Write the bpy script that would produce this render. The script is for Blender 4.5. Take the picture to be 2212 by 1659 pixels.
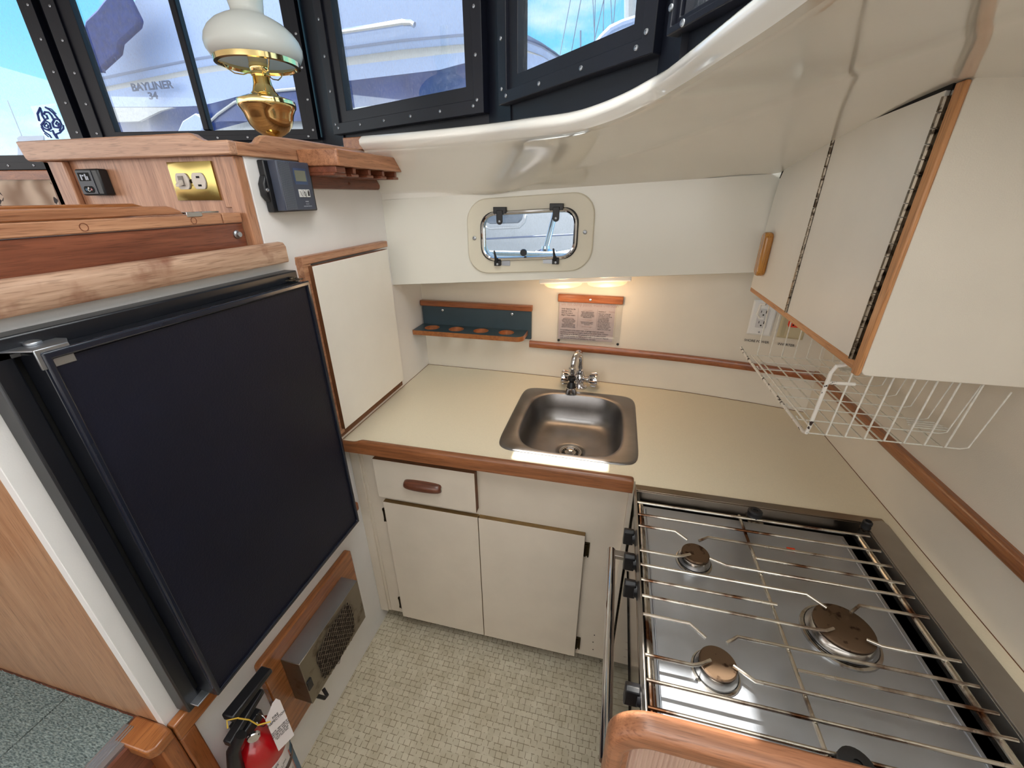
import bpy, bmesh, math, random
from mathutils import Vector, Matrix
random.seed(7)
PI = math.pi
for o in list(bpy.data.objects): bpy.data.objects.remove(o)
COL = bpy.context.scene.collection
sc = bpy.context.scene
# ---------------------------------------------------------------- camera
EYE = Vector((0, 0, 1.65)); FPX = 885.02; CX, CY = 1106.0, 829.5
def _rows():
    yaw, pit, rol = -0.24180315, 0.42993761, -0.00743339
    def m(r): return Matrix(r)
    B = m(((1,0,0),(0,0,-1),(0,1,0)))
    Rz = m(((math.cos(yaw),-math.sin(yaw),0),(math.sin(yaw),math.cos(yaw),0),(0,0,1)))
    Rx = m(((1,0,0),(0,math.cos(pit),-math.sin(pit)),(0,math.sin(pit),math.cos(pit))))
    Rr = m(((math.cos(rol),-math.sin(rol),0),(math.sin(rol),math.cos(rol),0),(0,0,1)))
    return Rr @ Rx @ B @ Rz
MC = _rows()                       # rows: camera right, down, forward in world axes
cam_d = bpy.data.cameras.new('camera'); cam = bpy.data.objects.new('camera', cam_d); COL.objects.link(cam)
cam_d.sensor_width = 36.0; cam_d.lens = FPX / 2212 * 36.0; cam_d.clip_start = 0.02; cam_d.clip_end = 300
r_, d_, f_ = MC[0], MC[1], MC[2]
cam.matrix_world = Matrix(((r_[0],-d_[0],-f_[0],EYE[0]),(r_[1],-d_[1],-f_[1],EYE[1]),(r_[2],-d_[2],-f_[2],EYE[2]),(0,0,0,1)))
sc.camera = cam
def P(u, v, ax, val):              # where the sight line of a measured point meets the plane (axis ax) = val
    d = MC.transposed() @ Vector(((u-CX)/FPX, (v-CY)/FPX, 1.0))
    return EYE + d * ((val-EYE[ax])/d[ax])
# ---------------------------------------------------------------- world, lights, exposure
W = bpy.data.worlds.new('sky'); sc.world = W; W.use_nodes = True
nt = W.node_tree; nt.nodes.clear()
N = nt.nodes.new; Lk = nt.links.new
wo = N('ShaderNodeOutputWorld'); bg = N('ShaderNodeBackground'); tc = N('ShaderNodeTexCoord'); sp = N('ShaderNodeSeparateXYZ')
rz = N('ShaderNodeValToRGB'); rz.color_ramp.elements[0].position = .0; rz.color_ramp.elements[0].color = (.40,.86,.98,1)
rz.color_ramp.elements[1].position = .55; rz.color_ramp.elements[1].color = (.12,.46,.90,1)
e = rz.color_ramp.elements.new(.22); e.color = (.20,.66,.97,1)
mp = N('ShaderNodeMapping'); mp.inputs['Scale'].default_value = (1.2,1.2,3.5)
nz = N('ShaderNodeTexNoise'); nz.inputs['Scale'].default_value = 2.6; nz.inputs['Detail'].default_value = 7; nz.inputs['Roughness'].default_value = .6
cr = N('ShaderNodeValToRGB'); cr.color_ramp.elements[0].position = .52; cr.color_ramp.elements[1].position = .8
mx = N('ShaderNodeMix'); mx.data_type = 'RGBA'; mx.inputs[7].default_value = (.93,.97,1,1)
# unseen sky astern whitened so that it lights the cabin neutrally
mr = N('ShaderNodeMapRange'); mr.inputs[1].default_value = .25; mr.inputs[2].default_value = -.35; mr.inputs[3].default_value = 0; mr.inputs[4].default_value = 1
mh = N('ShaderNodeMix'); mh.data_type = 'RGBA'; mh.inputs[7].default_value = (1,.975,.94,1)
# water and docks below the horizon
mg = N('ShaderNodeMapRange'); mg.inputs[1].default_value = -.02; mg.inputs[2].default_value = -.1
mw = N('ShaderNodeMix'); mw.data_type = 'RGBA'; mw.inputs[7].default_value = (.34,.34,.33,1)
Lk(tc.outputs['Generated'], sp.inputs[0]); Lk(sp.outputs['Z'], rz.inputs[0]); Lk(tc.outputs['Generated'], mp.inputs[0]); Lk(mp.outputs[0], nz.inputs['Vector'])
Lk(nz.outputs['Fac'], cr.inputs[0]); Lk(cr.outputs[0], mx.inputs[0]); Lk(rz.outputs[0], mx.inputs[6])
Lk(sp.outputs['Y'], mr.inputs[0]); Lk(mr.outputs[0], mh.inputs[0]); Lk(mx.outputs[2], mh.inputs[6])
Lk(sp.outputs['Z'], mg.inputs[0]); Lk(mg.outputs[0], mw.inputs[0]); Lk(mh.outputs[2], mw.inputs[6])
mb_ = N('ShaderNodeMapRange'); mb_.inputs[1].default_value = .15; mb_.inputs[2].default_value = -.25; mb_.inputs[3].default_value = 1.0; mb_.inputs[4].default_value = 1.7  # sky astern also made stronger, added fill for the cabin
Lk(sp.outputs['Y'], mb_.inputs[0]); Lk(mb_.outputs[0], bg.inputs[1])
Lk(mw.outputs[2], bg.inputs[0]); Lk(bg.outputs[0], wo.inputs[0])
def sun(name, energy, direction, color, angle=.02):
    l = bpy.data.lights.new(name, 'SUN'); l.energy = energy; l.color = color; l.angle = angle
    o = bpy.data.objects.new(name, l); COL.objects.link(o)
    o.rotation_euler = Vector(direction).to_track_quat('-Z', 'Y').to_euler(); return o
SUN_D = (.45, -.03, -1.0)
sun('sun', 15.0, SUN_D, (1, .96, .88), .012)
sc.view_settings.view_transform = 'Standard'; sc.view_settings.look = 'None'
sc.view_settings.exposure = 0.66; sc.view_settings.gamma = 1.0; sc.view_settings.use_curve_mapping = False
sc.cycles.max_bounces = 8; sc.cycles.diffuse_bounces = 5; sc.cycles.transparent_max_bounces = 12; sc.cycles.glossy_bounces = 5
sc.cycles.caustics_reflective = False; sc.cycles.caustics_refractive = False
try: sc.cycles.use_denoising = True
except Exception: pass
# ---------------------------------------------------------------- materials
MATS = {}
def base(name):
    m = bpy.data.materials.new(name); m.use_nodes = True; t = m.node_tree; b = t.nodes['Principled BSDF']; return m, t, b
def S(c): # 8 bit sRGB to linear
    return tuple(((x/255)/12.92 if x/255 <= .04045 else ((x/255+.055)/1.055)**2.4) for x in c) + (1,)
def plain(name, rgb, rough=.5, metal=0, var=.06, scale=9, bump=0, bscale=200, spec=.5, coat=0, emit=0, alpha=1):
    if name in MATS: return MATS[name]
    m, t, b = base(name); c = S(rgb)
    b.inputs['Roughness'].default_value = rough; b.inputs['Metallic'].default_value = metal; b.inputs['Specular IOR Level'].default_value = spec
    b.inputs['Coat Weight'].default_value = coat; b.inputs['Coat Roughness'].default_value = .08
    co = t.nodes.new('ShaderNodeTexCoord'); n = t.nodes.new('ShaderNodeTexNoise'); n.inputs['Scale'].default_value = scale; n.inputs['Detail'].default_value = 6
    r = t.nodes.new('ShaderNodeValToRGB'); r.color_ramp.elements[0].position = .3; r.color_ramp.elements[1].position = .7
    r.color_ramp.elements[0].color = tuple(x*(1-var) for x in c[:3])+(1,); r.color_ramp.elements[1].color = tuple(min(1,x*(1+var*.4)) for x in c[:3])+(1,)
    t.links.new(co.outputs['Object'], n.inputs['Vector']); t.links.new(n.outputs['Fac'], r.inputs[0]); t.links.new(r.outputs[0], b.inputs['Base Color'])
    if bump:
        n2 = t.nodes.new('ShaderNodeTexNoise'); n2.inputs['Scale'].default_value = bscale; n2.inputs['Detail'].default_value = 3
        bp = t.nodes.new('ShaderNodeBump'); bp.inputs['Strength'].default_value = bump; bp.inputs['Distance'].default_value = .002
        t.links.new(co.outputs['Object'], n2.inputs['Vector']); t.links.new(n2.outputs['Fac'], bp.inputs['Height']); t.links.new(bp.outputs[0], b.inputs['Normal'])
    if emit: b.inputs['Emission Color'].default_value = c; b.inputs['Emission Strength'].default_value = emit
    MATS[name] = m; return m
def wood(name, dark, light, axis=0, rough=.35, scale=1.0, coat=.15, blotch=.0):
    if name in MATS: return MATS[name]
    m, t, b = base(name); nn = t.nodes.new; lk = t.links.new
    co = nn('ShaderNodeTexCoord'); mp = nn('ShaderNodeMapping'); s = [38*scale]*3; s[axis] = 1.6*scale; mp.inputs['Scale'].default_value = s
    n = nn('ShaderNodeTexNoise'); n.inputs['Scale'].default_value = 1.6; n.inputs['Detail'].default_value = 9; n.inputs['Roughness'].default_value = .62; n.inputs['Distortion'].default_value = .6
    r = nn('ShaderNodeValToRGB'); r.color_ramp.elements[0].position = .32; r.color_ramp.elements[1].position = .68
    r.color_ramp.elements[0].color = S(dark); r.color_ramp.elements[1].color = S(light)
    mp2 = nn('ShaderNodeMapping'); s2 = [420]*3; s2[axis] = 22; mp2.inputs['Scale'].default_value = s2
    n2 = nn('ShaderNodeTexNoise'); n2.inputs['Scale'].default_value = 1; n2.inputs['Detail'].default_value = 2
    r2 = nn('ShaderNodeValToRGB'); r2.color_ramp.elements[0].position = .34; r2.color_ramp.elements[1].position = .46; r2.color_ramp.elements[0].color = (.62,.58,.55,1)
    mu = nn('ShaderNodeMix'); mu.data_type = 'RGBA'; mu.blend_type = 'MULTIPLY'; mu.inputs[0].default_value = .8
    lk(co.outputs['Object'], mp.inputs[0]); lk(mp.outputs[0], n.inputs['Vector']); lk(n.outputs['Fac'], r.inputs[0])
    lk(co.outputs['Object'], mp2.inputs[0]); lk(mp2.outputs[0], n2.inputs['Vector']); lk(n2.outputs['Fac'], r2.inputs[0])
    lk(r.outputs[0], mu.inputs[6]); lk(r2.outputs[0], mu.inputs[7]); src = mu.outputs[2]
    if blotch:
        n3 = nn('ShaderNodeTexNoise'); n3.inputs['Scale'].default_value = 14; n3.inputs['Detail'].default_value = 4
        r3 = nn('ShaderNodeValToRGB'); r3.color_ramp.elements[0].position = .58; r3.color_ramp.elements[1].position = .72
        m3 = nn('ShaderNodeMix'); m3.data_type = 'RGBA'; m3.inputs[7].default_value = S((112,62,40))
        m4 = nn('ShaderNodeMath'); m4.operation = 'MULTIPLY'; m4.inputs[1].default_value = blotch
        lk(co.outputs['Object'], n3.inputs['Vector']); lk(n3.outputs['Fac'], r3.inputs[0]); lk(r3.outputs[0], m4.inputs[0]); lk(m4.outputs[0], m3.inputs[0]); lk(src, m3.inputs[6]); src = m3.outputs[2]
    lk(src, b.inputs['Base Color']); b.inputs['Roughness'].default_value = rough; b.inputs['Coat Weight'].default_value = coat; b.inputs['Coat Roughness'].default_value = .2
    bp = nn('ShaderNodeBump'); bp.inputs['Strength'].default_value = .12; bp.inputs['Distance'].default_value = .001
    lk(n2.outputs['Fac'], bp.inputs['Height']); lk(bp.outputs[0], b.inputs['Normal'])
    MATS[name] = m; return m
def metal(name, rgb, rough=.25, brush=None, var=.15, stain=None):
    if name in MATS: return MATS[name]
    m, t, b = base(name); nn = t.nodes.new; lk = t.links.new; c = S(rgb)
    b.inputs['Metallic'].default_value = 1
    co = nn('ShaderNodeTexCoord'); n = nn('ShaderNodeTexNoise'); n.inputs['Scale'].default_value = 12; n.inputs['Detail'].default_value = 6
    r = nn('ShaderNodeValToRGB'); r.color_ramp.elements[0].position = .3; r.color_ramp.elements[1].position = .7
    r.color_ramp.elements[0].color = tuple(x*(1-var) for x in c[:3])+(1,); r.color_ramp.elements[1].color = c
    lk(co.outputs['Object'], n.inputs['Vector']); lk(n.outputs['Fac'], r.inputs[0]); src = r.outputs[0]
    mr = nn('ShaderNodeMapRange'); mr.inputs[3].default_value = rough*.75; mr.inputs[4].default_value = rough*1.3
    lk(n.outputs['Fac'], mr.inputs[0]); rs = mr.outputs[0]
    if stain:
        n3 = nn('ShaderNodeTexNoise'); n3.inputs['Scale'].default_value = stain[1]; n3.inputs['Detail'].default_value = 7
        r3 = nn('ShaderNodeValToRGB'); r3.color_ramp.elements[0].position = stain[2]; r3.color_ramp.elements[1].position = stain[2]+.12
        m3 = nn('ShaderNodeMix'); m3.data_type = 'RGBA'; m3.inputs[7].default_value = S(stain[0])
        lk(co.outputs['Object'], n3.inputs['Vector']); lk(n3.outputs['Fac'], r3.inputs[0]); lk(r3.outputs[0], m3.inputs[0]); lk(src, m3.inputs[6]); src = m3.outputs[2]
    lk(src, b.inputs['Base Color']); lk(rs, b.inputs['Roughness'])
    if brush is not None:
        mp = nn('ShaderNodeMapping'); s = [700]*3; s[brush] = 6; mp.inputs['Scale'].default_value = s
        n2 = nn('ShaderNodeTexNoise'); n2.inputs['Scale'].default_value = 1; n2.inputs['Detail'].default_value = 2
        bp = nn('ShaderNodeBump'); bp.inputs['Strength'].default_value = .08; bp.inputs['Distance'].default_value = .001
        lk(co.outputs['Object'], mp.inputs[0]); lk(mp.outputs[0], n2.inputs['Vector']); lk(n2.outputs['Fac'], bp.inputs['Height']); lk(bp.outputs[0], b.inputs['Normal'])
    MATS[name] = m; return m
def glass(name, tint=(.96,.98,1), gloss=.12, haze=0.0):
    if name in MATS: return MATS[name]
    m = bpy.data.materials.new(name); m.use_nodes = True; t = m.node_tree; t.nodes.clear(); nn = t.nodes.new; lk = t.links.new
    o = nn('ShaderNodeOutputMaterial'); tr = nn('ShaderNodeBsdfTransparent'); tr.inputs[0].default_value = tint+(1,)
    gl = nn('ShaderNodeBsdfGlossy'); gl.inputs['Roughness'].default_value = .02
    lw = nn('ShaderNodeLayerWeight'); lw.inputs[0].default_value = .35
    ml = nn('ShaderNodeMath'); ml.operation = 'MULTIPLY'; ml.inputs[1].default_value = gloss*2.5
    mx = nn('ShaderNodeMixShader'); lk(lw.outputs['Fresnel'], ml.inputs[0]); lk(ml.outputs[0], mx.inputs[0]); lk(tr.outputs[0], mx.inputs[1]); lk(gl.outputs[0], mx.inputs[2]); src = mx.outputs[0]
    if haze:   # dried salt and rain streaks on the pane
        co = nn('ShaderNodeTexCoord'); mp = nn('ShaderNodeMapping'); mp.inputs['Scale'].default_value = (420,420,120); n = nn('ShaderNodeTexNoise'); n.inputs['Scale'].default_value = 1; n.inputs['Detail'].default_value = 5
        r = nn('ShaderNodeValToRGB'); r.color_ramp.elements[0].position = .5; r.color_ramp.elements[1].position = .85; df = nn('ShaderNodeBsdfDiffuse'); df.inputs[0].default_value = (.8,.85,.9,1)
        m2 = nn('ShaderNodeMath'); m2.operation = 'MULTIPLY'; m2.inputs[1].default_value = haze; m3 = nn('ShaderNodeMixShader')
        lk(co.outputs['Object'], mp.inputs[0]); lk(mp.outputs[0], n.inputs['Vector']); lk(n.outputs['Fac'], r.inputs[0]); lk(r.outputs[0], m2.inputs[0]); lk(m2.outputs[0], m3.inputs[0]); lk(src, m3.inputs[1]); lk(df.outputs[0], m3.inputs[2]); src = m3.outputs[0]
    lk(src, o.inputs[0]); MATS[name] = m; return m
CREAM = (222,215,202)
M_lam = plain('laminate_cream', CREAM, .42, var=.03, bump=.15, bscale=500)
M_lamL = plain('laminate_bulkhead', (226,224,223), .45, var=.03, bump=.12, bscale=500)
M_cab = plain('laminate_cabinet', (214,203,188), .45, var=.05, bump=.1, bscale=500)
M_counter = plain('laminate_counter', (222,212,188), .38, var=.04, scale=300, bump=.05)
M_door = plain('laminate_door', (228,225,218), .4, var=.03, bump=.12, bscale=500)
M_gel = plain('gelcoat', (238,235,228), .12, var=.02, scale=4, bump=.04, bscale=25, coat=.7)
M_gelm = plain('gelcoat_panel', (228,226,217), .22, var=.02, scale=4, bump=.03, bscale=60, coat=.3)
M_wht = plain('white_plastic', (232,232,232), .3, var=.01)
M_blk = plain('black_plastic', (17,18,22), .42, var=.2)
M_frame = plain('black_frame', (15,18,30), .45, spec=.35, var=.2, bump=.05)
M_frid = plain('fridge_black', (13,16,32), .5, spec=.3, var=.25, scale=5, bump=.35, bscale=260)
M_fride = plain('fridge_trim', (22,24,30), .28, var=.15)
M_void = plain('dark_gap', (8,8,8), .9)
T_D, T_L = (130,82,54), (188,132,96)
M_wy = wood('teak_y', T_D, T_L, 1); M_wx = wood('teak_x', (106,64,38), (158,100,62), 0); M_wz = wood('teak_z', (144,94,66), (194,144,110), 2)
M_wyl = wood('teak_weathered', (150,112,88), (196,164,140), 1, rough=.55, coat=0, blotch=.8)
M_wyd = wood('teak_dark', (96,50,34), (140,82,58), 1)
M_wxl = wood('teak_light_x', (154,108,82), (202,160,132), 0, rough=.4); M_wyl2 = wood('teak_light_y', (150,98,68), (200,152,118), 1, rough=.4)
M_ply = wood('teak_veneer', (160,116,84), (192,150,116), 2, rough=.3, scale=.6)
M_plyz = wood('teak_console', (156,106,78), (196,148,118), 2, rough=.4, scale=.8)
M_red = wood('mahogany_x', (126,68,36), (168,102,60), 0, rough=.3, coat=.4); M_redy = wood('mahogany_y', (122,70,34), (166,106,60), 1, rough=.3, coat=.4)
M_oak = wood('oak_z', (140,86,20), (196,136,54), 2, rough=.25, coat=.6, scale=1.6)
M_ora = wood('teak_orange', (132,76,36), (168,106,58), 1, rough=.3, coat=.4); M_orz = wood('teak_orange_z', (120,66,32), (156,96,54), 2, rough=.35, coat=.3)
M_edge = plain('door_edge', (112,70,40), .6, var=.25, scale=40)
M_gold = plain('door_edge_light', (118,90,48), .6, var=.25, scale=40)
M_ss = metal('stainless', (168,162,156), .3, brush=0, var=.2); M_sink = metal('sink_steel', (150,147,146), .36, brush=0, var=.25)
M_pan = metal('hob_pan', (196,202,212), .42, brush=1, var=.12); M_rim = metal('stove_rim', (176,171,164), .42, brush=1)
M_chr = metal('chrome', (215,215,218), .06, var=.05); M_al = metal('aluminium', (178,182,188), .38, var=.1)
M_rod = metal('grate_rod', (208,202,190), .26, var=.15, stain=((96,64,44), 13, .52))
M_brass = metal('brass', (250,222,156), .1, var=.06); M_plate = metal('brass_plate', (196,176,110), .18, var=.15)
M_rust = metal('burner_cap', (112,92,74), .55, stain=((58,42,32), 70, .58)); M_burn = metal('burner_ring', (196,192,186), .2, stain=((120,100,80), 30, .6))
M_hinge = metal('hinge_steel', (140,128,112), .35, stain=((60,50,40), 90, .5)); M_hbr = metal('hinge_bronze', (62,52,34), .5)
M_hood = metal('heater_case', (150,142,130), .4, stain=((110,98,84), 20, .55))
M_wire = plain('white_wire', (226,224,214), .35, var=.15, scale=120)
M_rustw = plain('chipped_wire', (226,222,214), .5, var=.0)
t = M_rustw.node_tree; r = [n for n in t.nodes if n.type == 'VALTORGB'][0]; n = [n for n in t.nodes if n.type == 'TEX_NOISE'][0]; n.inputs['Scale'].default_value = 75
r.color_ramp.elements[0].position = .38; r.color_ramp.elements[1].position = .42; r.color_ramp.elements[0].color = (.03,.015,.01,1)
M_teal = plain('teal_laminate', (52,70,80), .45, var=.12)
M_glass = glass('window_glass', (.93,.97,1), .1, haze=.20); M_acr = glass('acrylic', (.98,.97,.96), .2)
M_boat = plain('boat_gelcoat_shade_tint', (152,172,212), .3, var=.03, scale=.8); M_boat2 = plain('boat_cream', (168,172,178), .3, var=.03)  # white gelcoat with the blue of sky-lit shade put into its base colour
M_bdark = plain('boat_window', (40,66,128), .2, var=.4, scale=3); M_hull = plain('boat_hull', (172,178,184), .3, var=.05)
M_canvas = plain('blue_canvas', (30,52,118), .8, var=.35, scale=20); M_line = plain('boat_stripe', (110,122,150), .4)
M_red2 = plain('extinguisher_red', (158,12,20), .2, var=.05, coat=.5); M_lab = plain('paper_label', (214,206,206), .5, var=.02)
M_ink = plain('ink', (40,34,36), .7, var=0); M_inkl = plain('ink_faint', (186,160,156), .7, var=0); M_sil = plain('silver_print', (170,175,190), .4, var=0)
M_det = plain('detector_front', (62,68,84), .4, var=.05); M_lcd = plain('lcd', (112,116,104), .15, var=.05); M_btn = plain('button_white', (205,205,205), .4, var=.02)
M_orange = plain('orange_socket', (222,62,24), .4, var=.05); M_beige = plain('beige_plate', (196,184,152), .4, var=.03)
M_yel = plain('yellow_string', (206,170,60), .7, var=.2); M_blue = plain('blue_label', (60,100,130), .5)
# ---------------------------------------------------------------- mesh builder
class MB:
    def __init__(s): s.bm = bmesh.new(); s.mi = 0
    def face(s, vs):
        try: f = s.bm.faces.new(vs); f.material_index = s.mi; return f
        except ValueError: return None
    def box(s, x0, x1, y0, y1, z0, z1, M=None):
        v = [s.bm.verts.new((M @ Vector(p)) if M else p) for p in ((x0,y0,z0),(x1,y0,z0),(x1,y1,z0),(x0,y1,z0),(x0,y0,z1),(x1,y0,z1),(x1,y1,z1),(x0,y1,z1))]
        for q in ((3,2,1,0),(4,5,6,7),(0,1,5,4),(1,2,6,5),(2,3,7,6),(3,0,4,7)): s.face([v[i] for i in q])
        return s
    def prism(s, poly, ax, a, b, M=None):      # poly in the two other axes (cyclic order kept), extruded along ax
        def mk(p, t):
            q = {0:(t,p[0],p[1]), 1:(p[0],t,p[1]), 2:(p[0],p[1],t)}[ax]; return s.bm.verts.new((M @ Vector(q)) if M else q)
        A = [mk(p,a) for p in poly]; B = [mk(p,b) for p in poly]; n = len(poly)
        s.face(A[::-1]); s.face(B)
        for i in range(n): s.face((A[i],A[(i+1)%n],B[(i+1)%n],B[i]))
        return s
    def ring(s, outer, inner, ax, a, b, M=None):   # frame between two loops with the same count
        def mk(p, t):
            q = {0:(t,p[0],p[1]), 1:(p[0],t,p[1]), 2:(p[0],p[1],t)}[ax]; return s.bm.verts.new((M @ Vector(q)) if M else q)
        L = [[mk(p,t) for p in poly] for poly, t in ((outer,a),(inner,a),(inner,b),(outer,b))]; n = len(outer)
        for k in range(4):
            for i in range(n): s.face((L[k][i],L[k][(i+1)%n],L[(k+1)%4][(i+1)%n],L[(k+1)%4][i]))
        return s
    def tube(s, pts, r, n=10, closed=False, taper=None):
        pts = [Vector(p) for p in pts]; m = len(pts); rings = []; up = None
        for i, p in enumerate(pts):
            if closed: t = (pts[(i+1)%m]-pts[i-1]).normalized()
            else: t = (pts[min(i+1,m-1)]-pts[max(i-1,0)]).normalized()
            if up is None: up = Vector((0,0,1)) if abs(t.z) < .9 else Vector((1,0,0))
            a = (up - t*up.dot(t)).normalized(); up = a; b = t.cross(a); rr = taper[i] if taper else r
            rings.append([s.bm.verts.new(p + a*math.cos(2*PI*k/n)*rr + b*math.sin(2*PI*k/n)*rr) for k in range(n)])
        for i in range(m if closed else m-1):
            A, B = rings[i], rings[(i+1)%m]
            for k in range(n): s.face((A[k],A[(k+1)%n],B[(k+1)%n],B[k]))
        if not closed: s.face(rings[0][::-1]); s.face(rings[-1])
        return s
    def lathe(s, prof, c=(0,0,0), n=32, M=None, caps=True):   # prof [(r,z)]
        rings = []
        for r, z in prof:
            ring = []
            for k in range(n):
                p = Vector((c[0]+r*math.cos(2*PI*k/n), c[1]+r*math.sin(2*PI*k/n), c[2]+z)); ring.append(s.bm.verts.new(M @ p if M else p))
            rings.append(ring)
        for A, B in zip(rings, rings[1:]):
            for k in range(n): s.face((A[k],A[(k+1)%n],B[(k+1)%n],B[k]))
        if caps: s.face(rings[0][::-1]); s.face(rings[-1])
        return s
    def loft(s, rows, closed=False, caps=False):
        R = [[s.bm.verts.new(p) for p in row] for row in rows]; n = len(R[0])
        for A, B in zip(R, R[1:]):
            for i in range(n if closed else n-1): s.face((A[i],A[(i+1)%n],B[(i+1)%n],B[i]))
        if caps: s.face(R[0][::-1]); s.face(R[-1])
        return s
    def build(s, name, mat, parent=None, bevel=0, seg=2, sharp=35, sol=0, sub=0):
        bm = s.bm; off = Vector((0,0,0)); p = parent
        while p is not None: off += p.location; p = p.parent
        bmesh.ops.remove_doubles(bm, verts=bm.verts, dist=1e-6)
        bmesh.ops.recalc_face_normals(bm, faces=bm.faces)
        for v in bm.verts: v.co -= off
        me = bpy.data.meshes.new(name)
        for f in bm.faces: f.smooth = True
        a = math.radians(sharp)
        for ed in bm.edges:
            if len(ed.link_faces) != 2 or ed.calc_face_angle(0) > a: ed.smooth = False
        bm.to_mesh(me); bm.free()
        o = bpy.data.objects.new(name, me); COL.objects.link(o)
        for mm in (mat if isinstance(mat, (list,tuple)) else [mat]): me.materials.append(mm)
        if parent: o.parent = parent
        if sol: md = o.modifiers.new('thick','SOLIDIFY'); md.thickness = sol; md.offset = 0
        if sub: md = o.modifiers.new('sub','SUBSURF'); md.levels = md.render_levels = sub
        if bevel:
            md = o.modifiers.new('bevel','BEVEL'); md.width = bevel; md.segments = seg; md.limit_method = 'ANGLE'; md.angle_limit = math.radians(40); md.harden_normals = False
        return o
def thing(name, loc, label, cat, group=None):
    o = bpy.data.objects.new(name, None); COL.objects.link(o); o.location = loc; o.empty_display_size = .05
    return tag(o, label, cat, group)
def tag(o, label, cat, group=None):
    o['label'] = label; o['category'] = cat
    if group: o['group'] = group
    return o
def struct(o): o['kind'] = 'structure'; return o
def sroot(name, loc=(0,0,0)):
    o = bpy.data.objects.new(name, None); COL.objects.link(o); o.location = loc; o['kind'] = 'structure'; return o
def rrect(x0, x1, y0, y1, r, n=6):
    out = []
    for cx, cy, a0 in ((x1-r,y0+r,-PI/2),(x1-r,y1-r,0),(x0+r,y1-r,PI/2),(x0+r,y0+r,PI)):
        for k in range(n+1): a = a0 + PI/2*k/n; out.append((cx+r*math.cos(a), cy+r*math.sin(a)))
    return out
def slab(name, mats, parent, x0, x1, y0, y1, z0, z1, bevel=.0012, front=1):
    # a panel: laminate on its front face (axis 'front', min side), edge colour on the rest
    m = MB(); m.mi = 1; m.box(x0,x1,y0,y1,z0,z1)
    o = None
    for f in m.bm.faces:
        f.normal_update(); c = f.calc_center_median()
        if front == 1 and abs(c.y-y0) < 1e-6: f.material_index = 0
        if front == 0 and abs(c.x-x1) < 1e-6: f.material_index = 0
        if front == -1 and abs(c.x-x0) < 1e-6: f.material_index = 0
    return m.build(name, mats, parent, bevel=bevel)
def frame_from(o_, xdir, ydir):
    x = Vector(xdir).normalized(); y = Vector(ydir).normalized(); z = x.cross(y)
    return Matrix(((x.x,y.x,z.x,o_[0]),(x.y,y.y,z.y,o_[1]),(x.z,y.z,z.z,o_[2]),(0,0,0,1)))
def text(name, s, M, size, mat, parent, extrude=.0003, align='CENTER', space=1.0, squeeze=1.0, line=1.0, bold=0):
    c = bpy.data.curves.new('t', 'FONT'); c.body = s; c.size = size; c.offset = bold; c.extrude = extrude; c.align_x = align; c.align_y = 'CENTER'; c.space_character = space; c.space_line = line
    ob = bpy.data.objects.new('t', c); COL.objects.link(ob); dg = bpy.context.evaluated_depsgraph_get(); dg.update()
    me = bpy.data.meshes.new_from_object(ob.evaluated_get(dg)); bpy.data.objects.remove(ob)
    off = Vector((0,0,0)); p = parent
    while p is not None: off += p.location; p = p.parent
    for v in me.vertices: v.co.x *= squeeze; v.co = (M @ v.co) - off
    me.materials.clear(); me.materials.append(mat); o = bpy.data.objects.new(name, me); COL.objects.link(o)
    if parent: o.parent = parent
    return o
FY = lambda x, y, z: frame_from((x,y,z), (1,0,0), (0,0,1))      # writing on a face looking towards -y
FX = lambda x, y, z: frame_from((x,y,z), (0,1,0), (0,0,1))      # writing on a face looking towards +x
def screws(parent, pts, direction, r=.004, mat=None, name='screw'):
    d = Vector(direction).normalized(); first = None
    for p in pts:
        if first is None:
            q = d.to_track_quat('Z','Y').to_matrix().to_4x4(); m = MB()
            m.lathe([(r,0),(r*.9,r*.35),(r*.45,r*.5),(r*.4,r*.2),(.0001,r*.2)], n=10, M=q)
            off = Vector((0,0,0)); pp = parent
            while pp is not None: off += pp.location; pp = pp.parent
            for v in m.bm.verts: v.co += off
            first = m.build(name, mat or M_al, parent); o = first
        else:
            o = first.copy(); COL.objects.link(o)
        off = Vector((0,0,0)); pp = parent
        while pp is not None: off += pp.location; pp = pp.parent
        o.location = Vector(p) - off
# ================================================================ SETTING
XL, XR = -.825, .728
wallpts = [(-.825,1.678),(-.45,1.672),(-.03,1.655),(.2,1.638),(.325,1.625),(.45,1.604),(.58,1.578),(.728,1.541)]
def wy(x):
    for (a,b),(c,d) in zip(wallpts, wallpts[1:]):
        if x <= c: return b+(d-b)*(x-a)/(c-a)
    return wallpts[-1][1]
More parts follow.
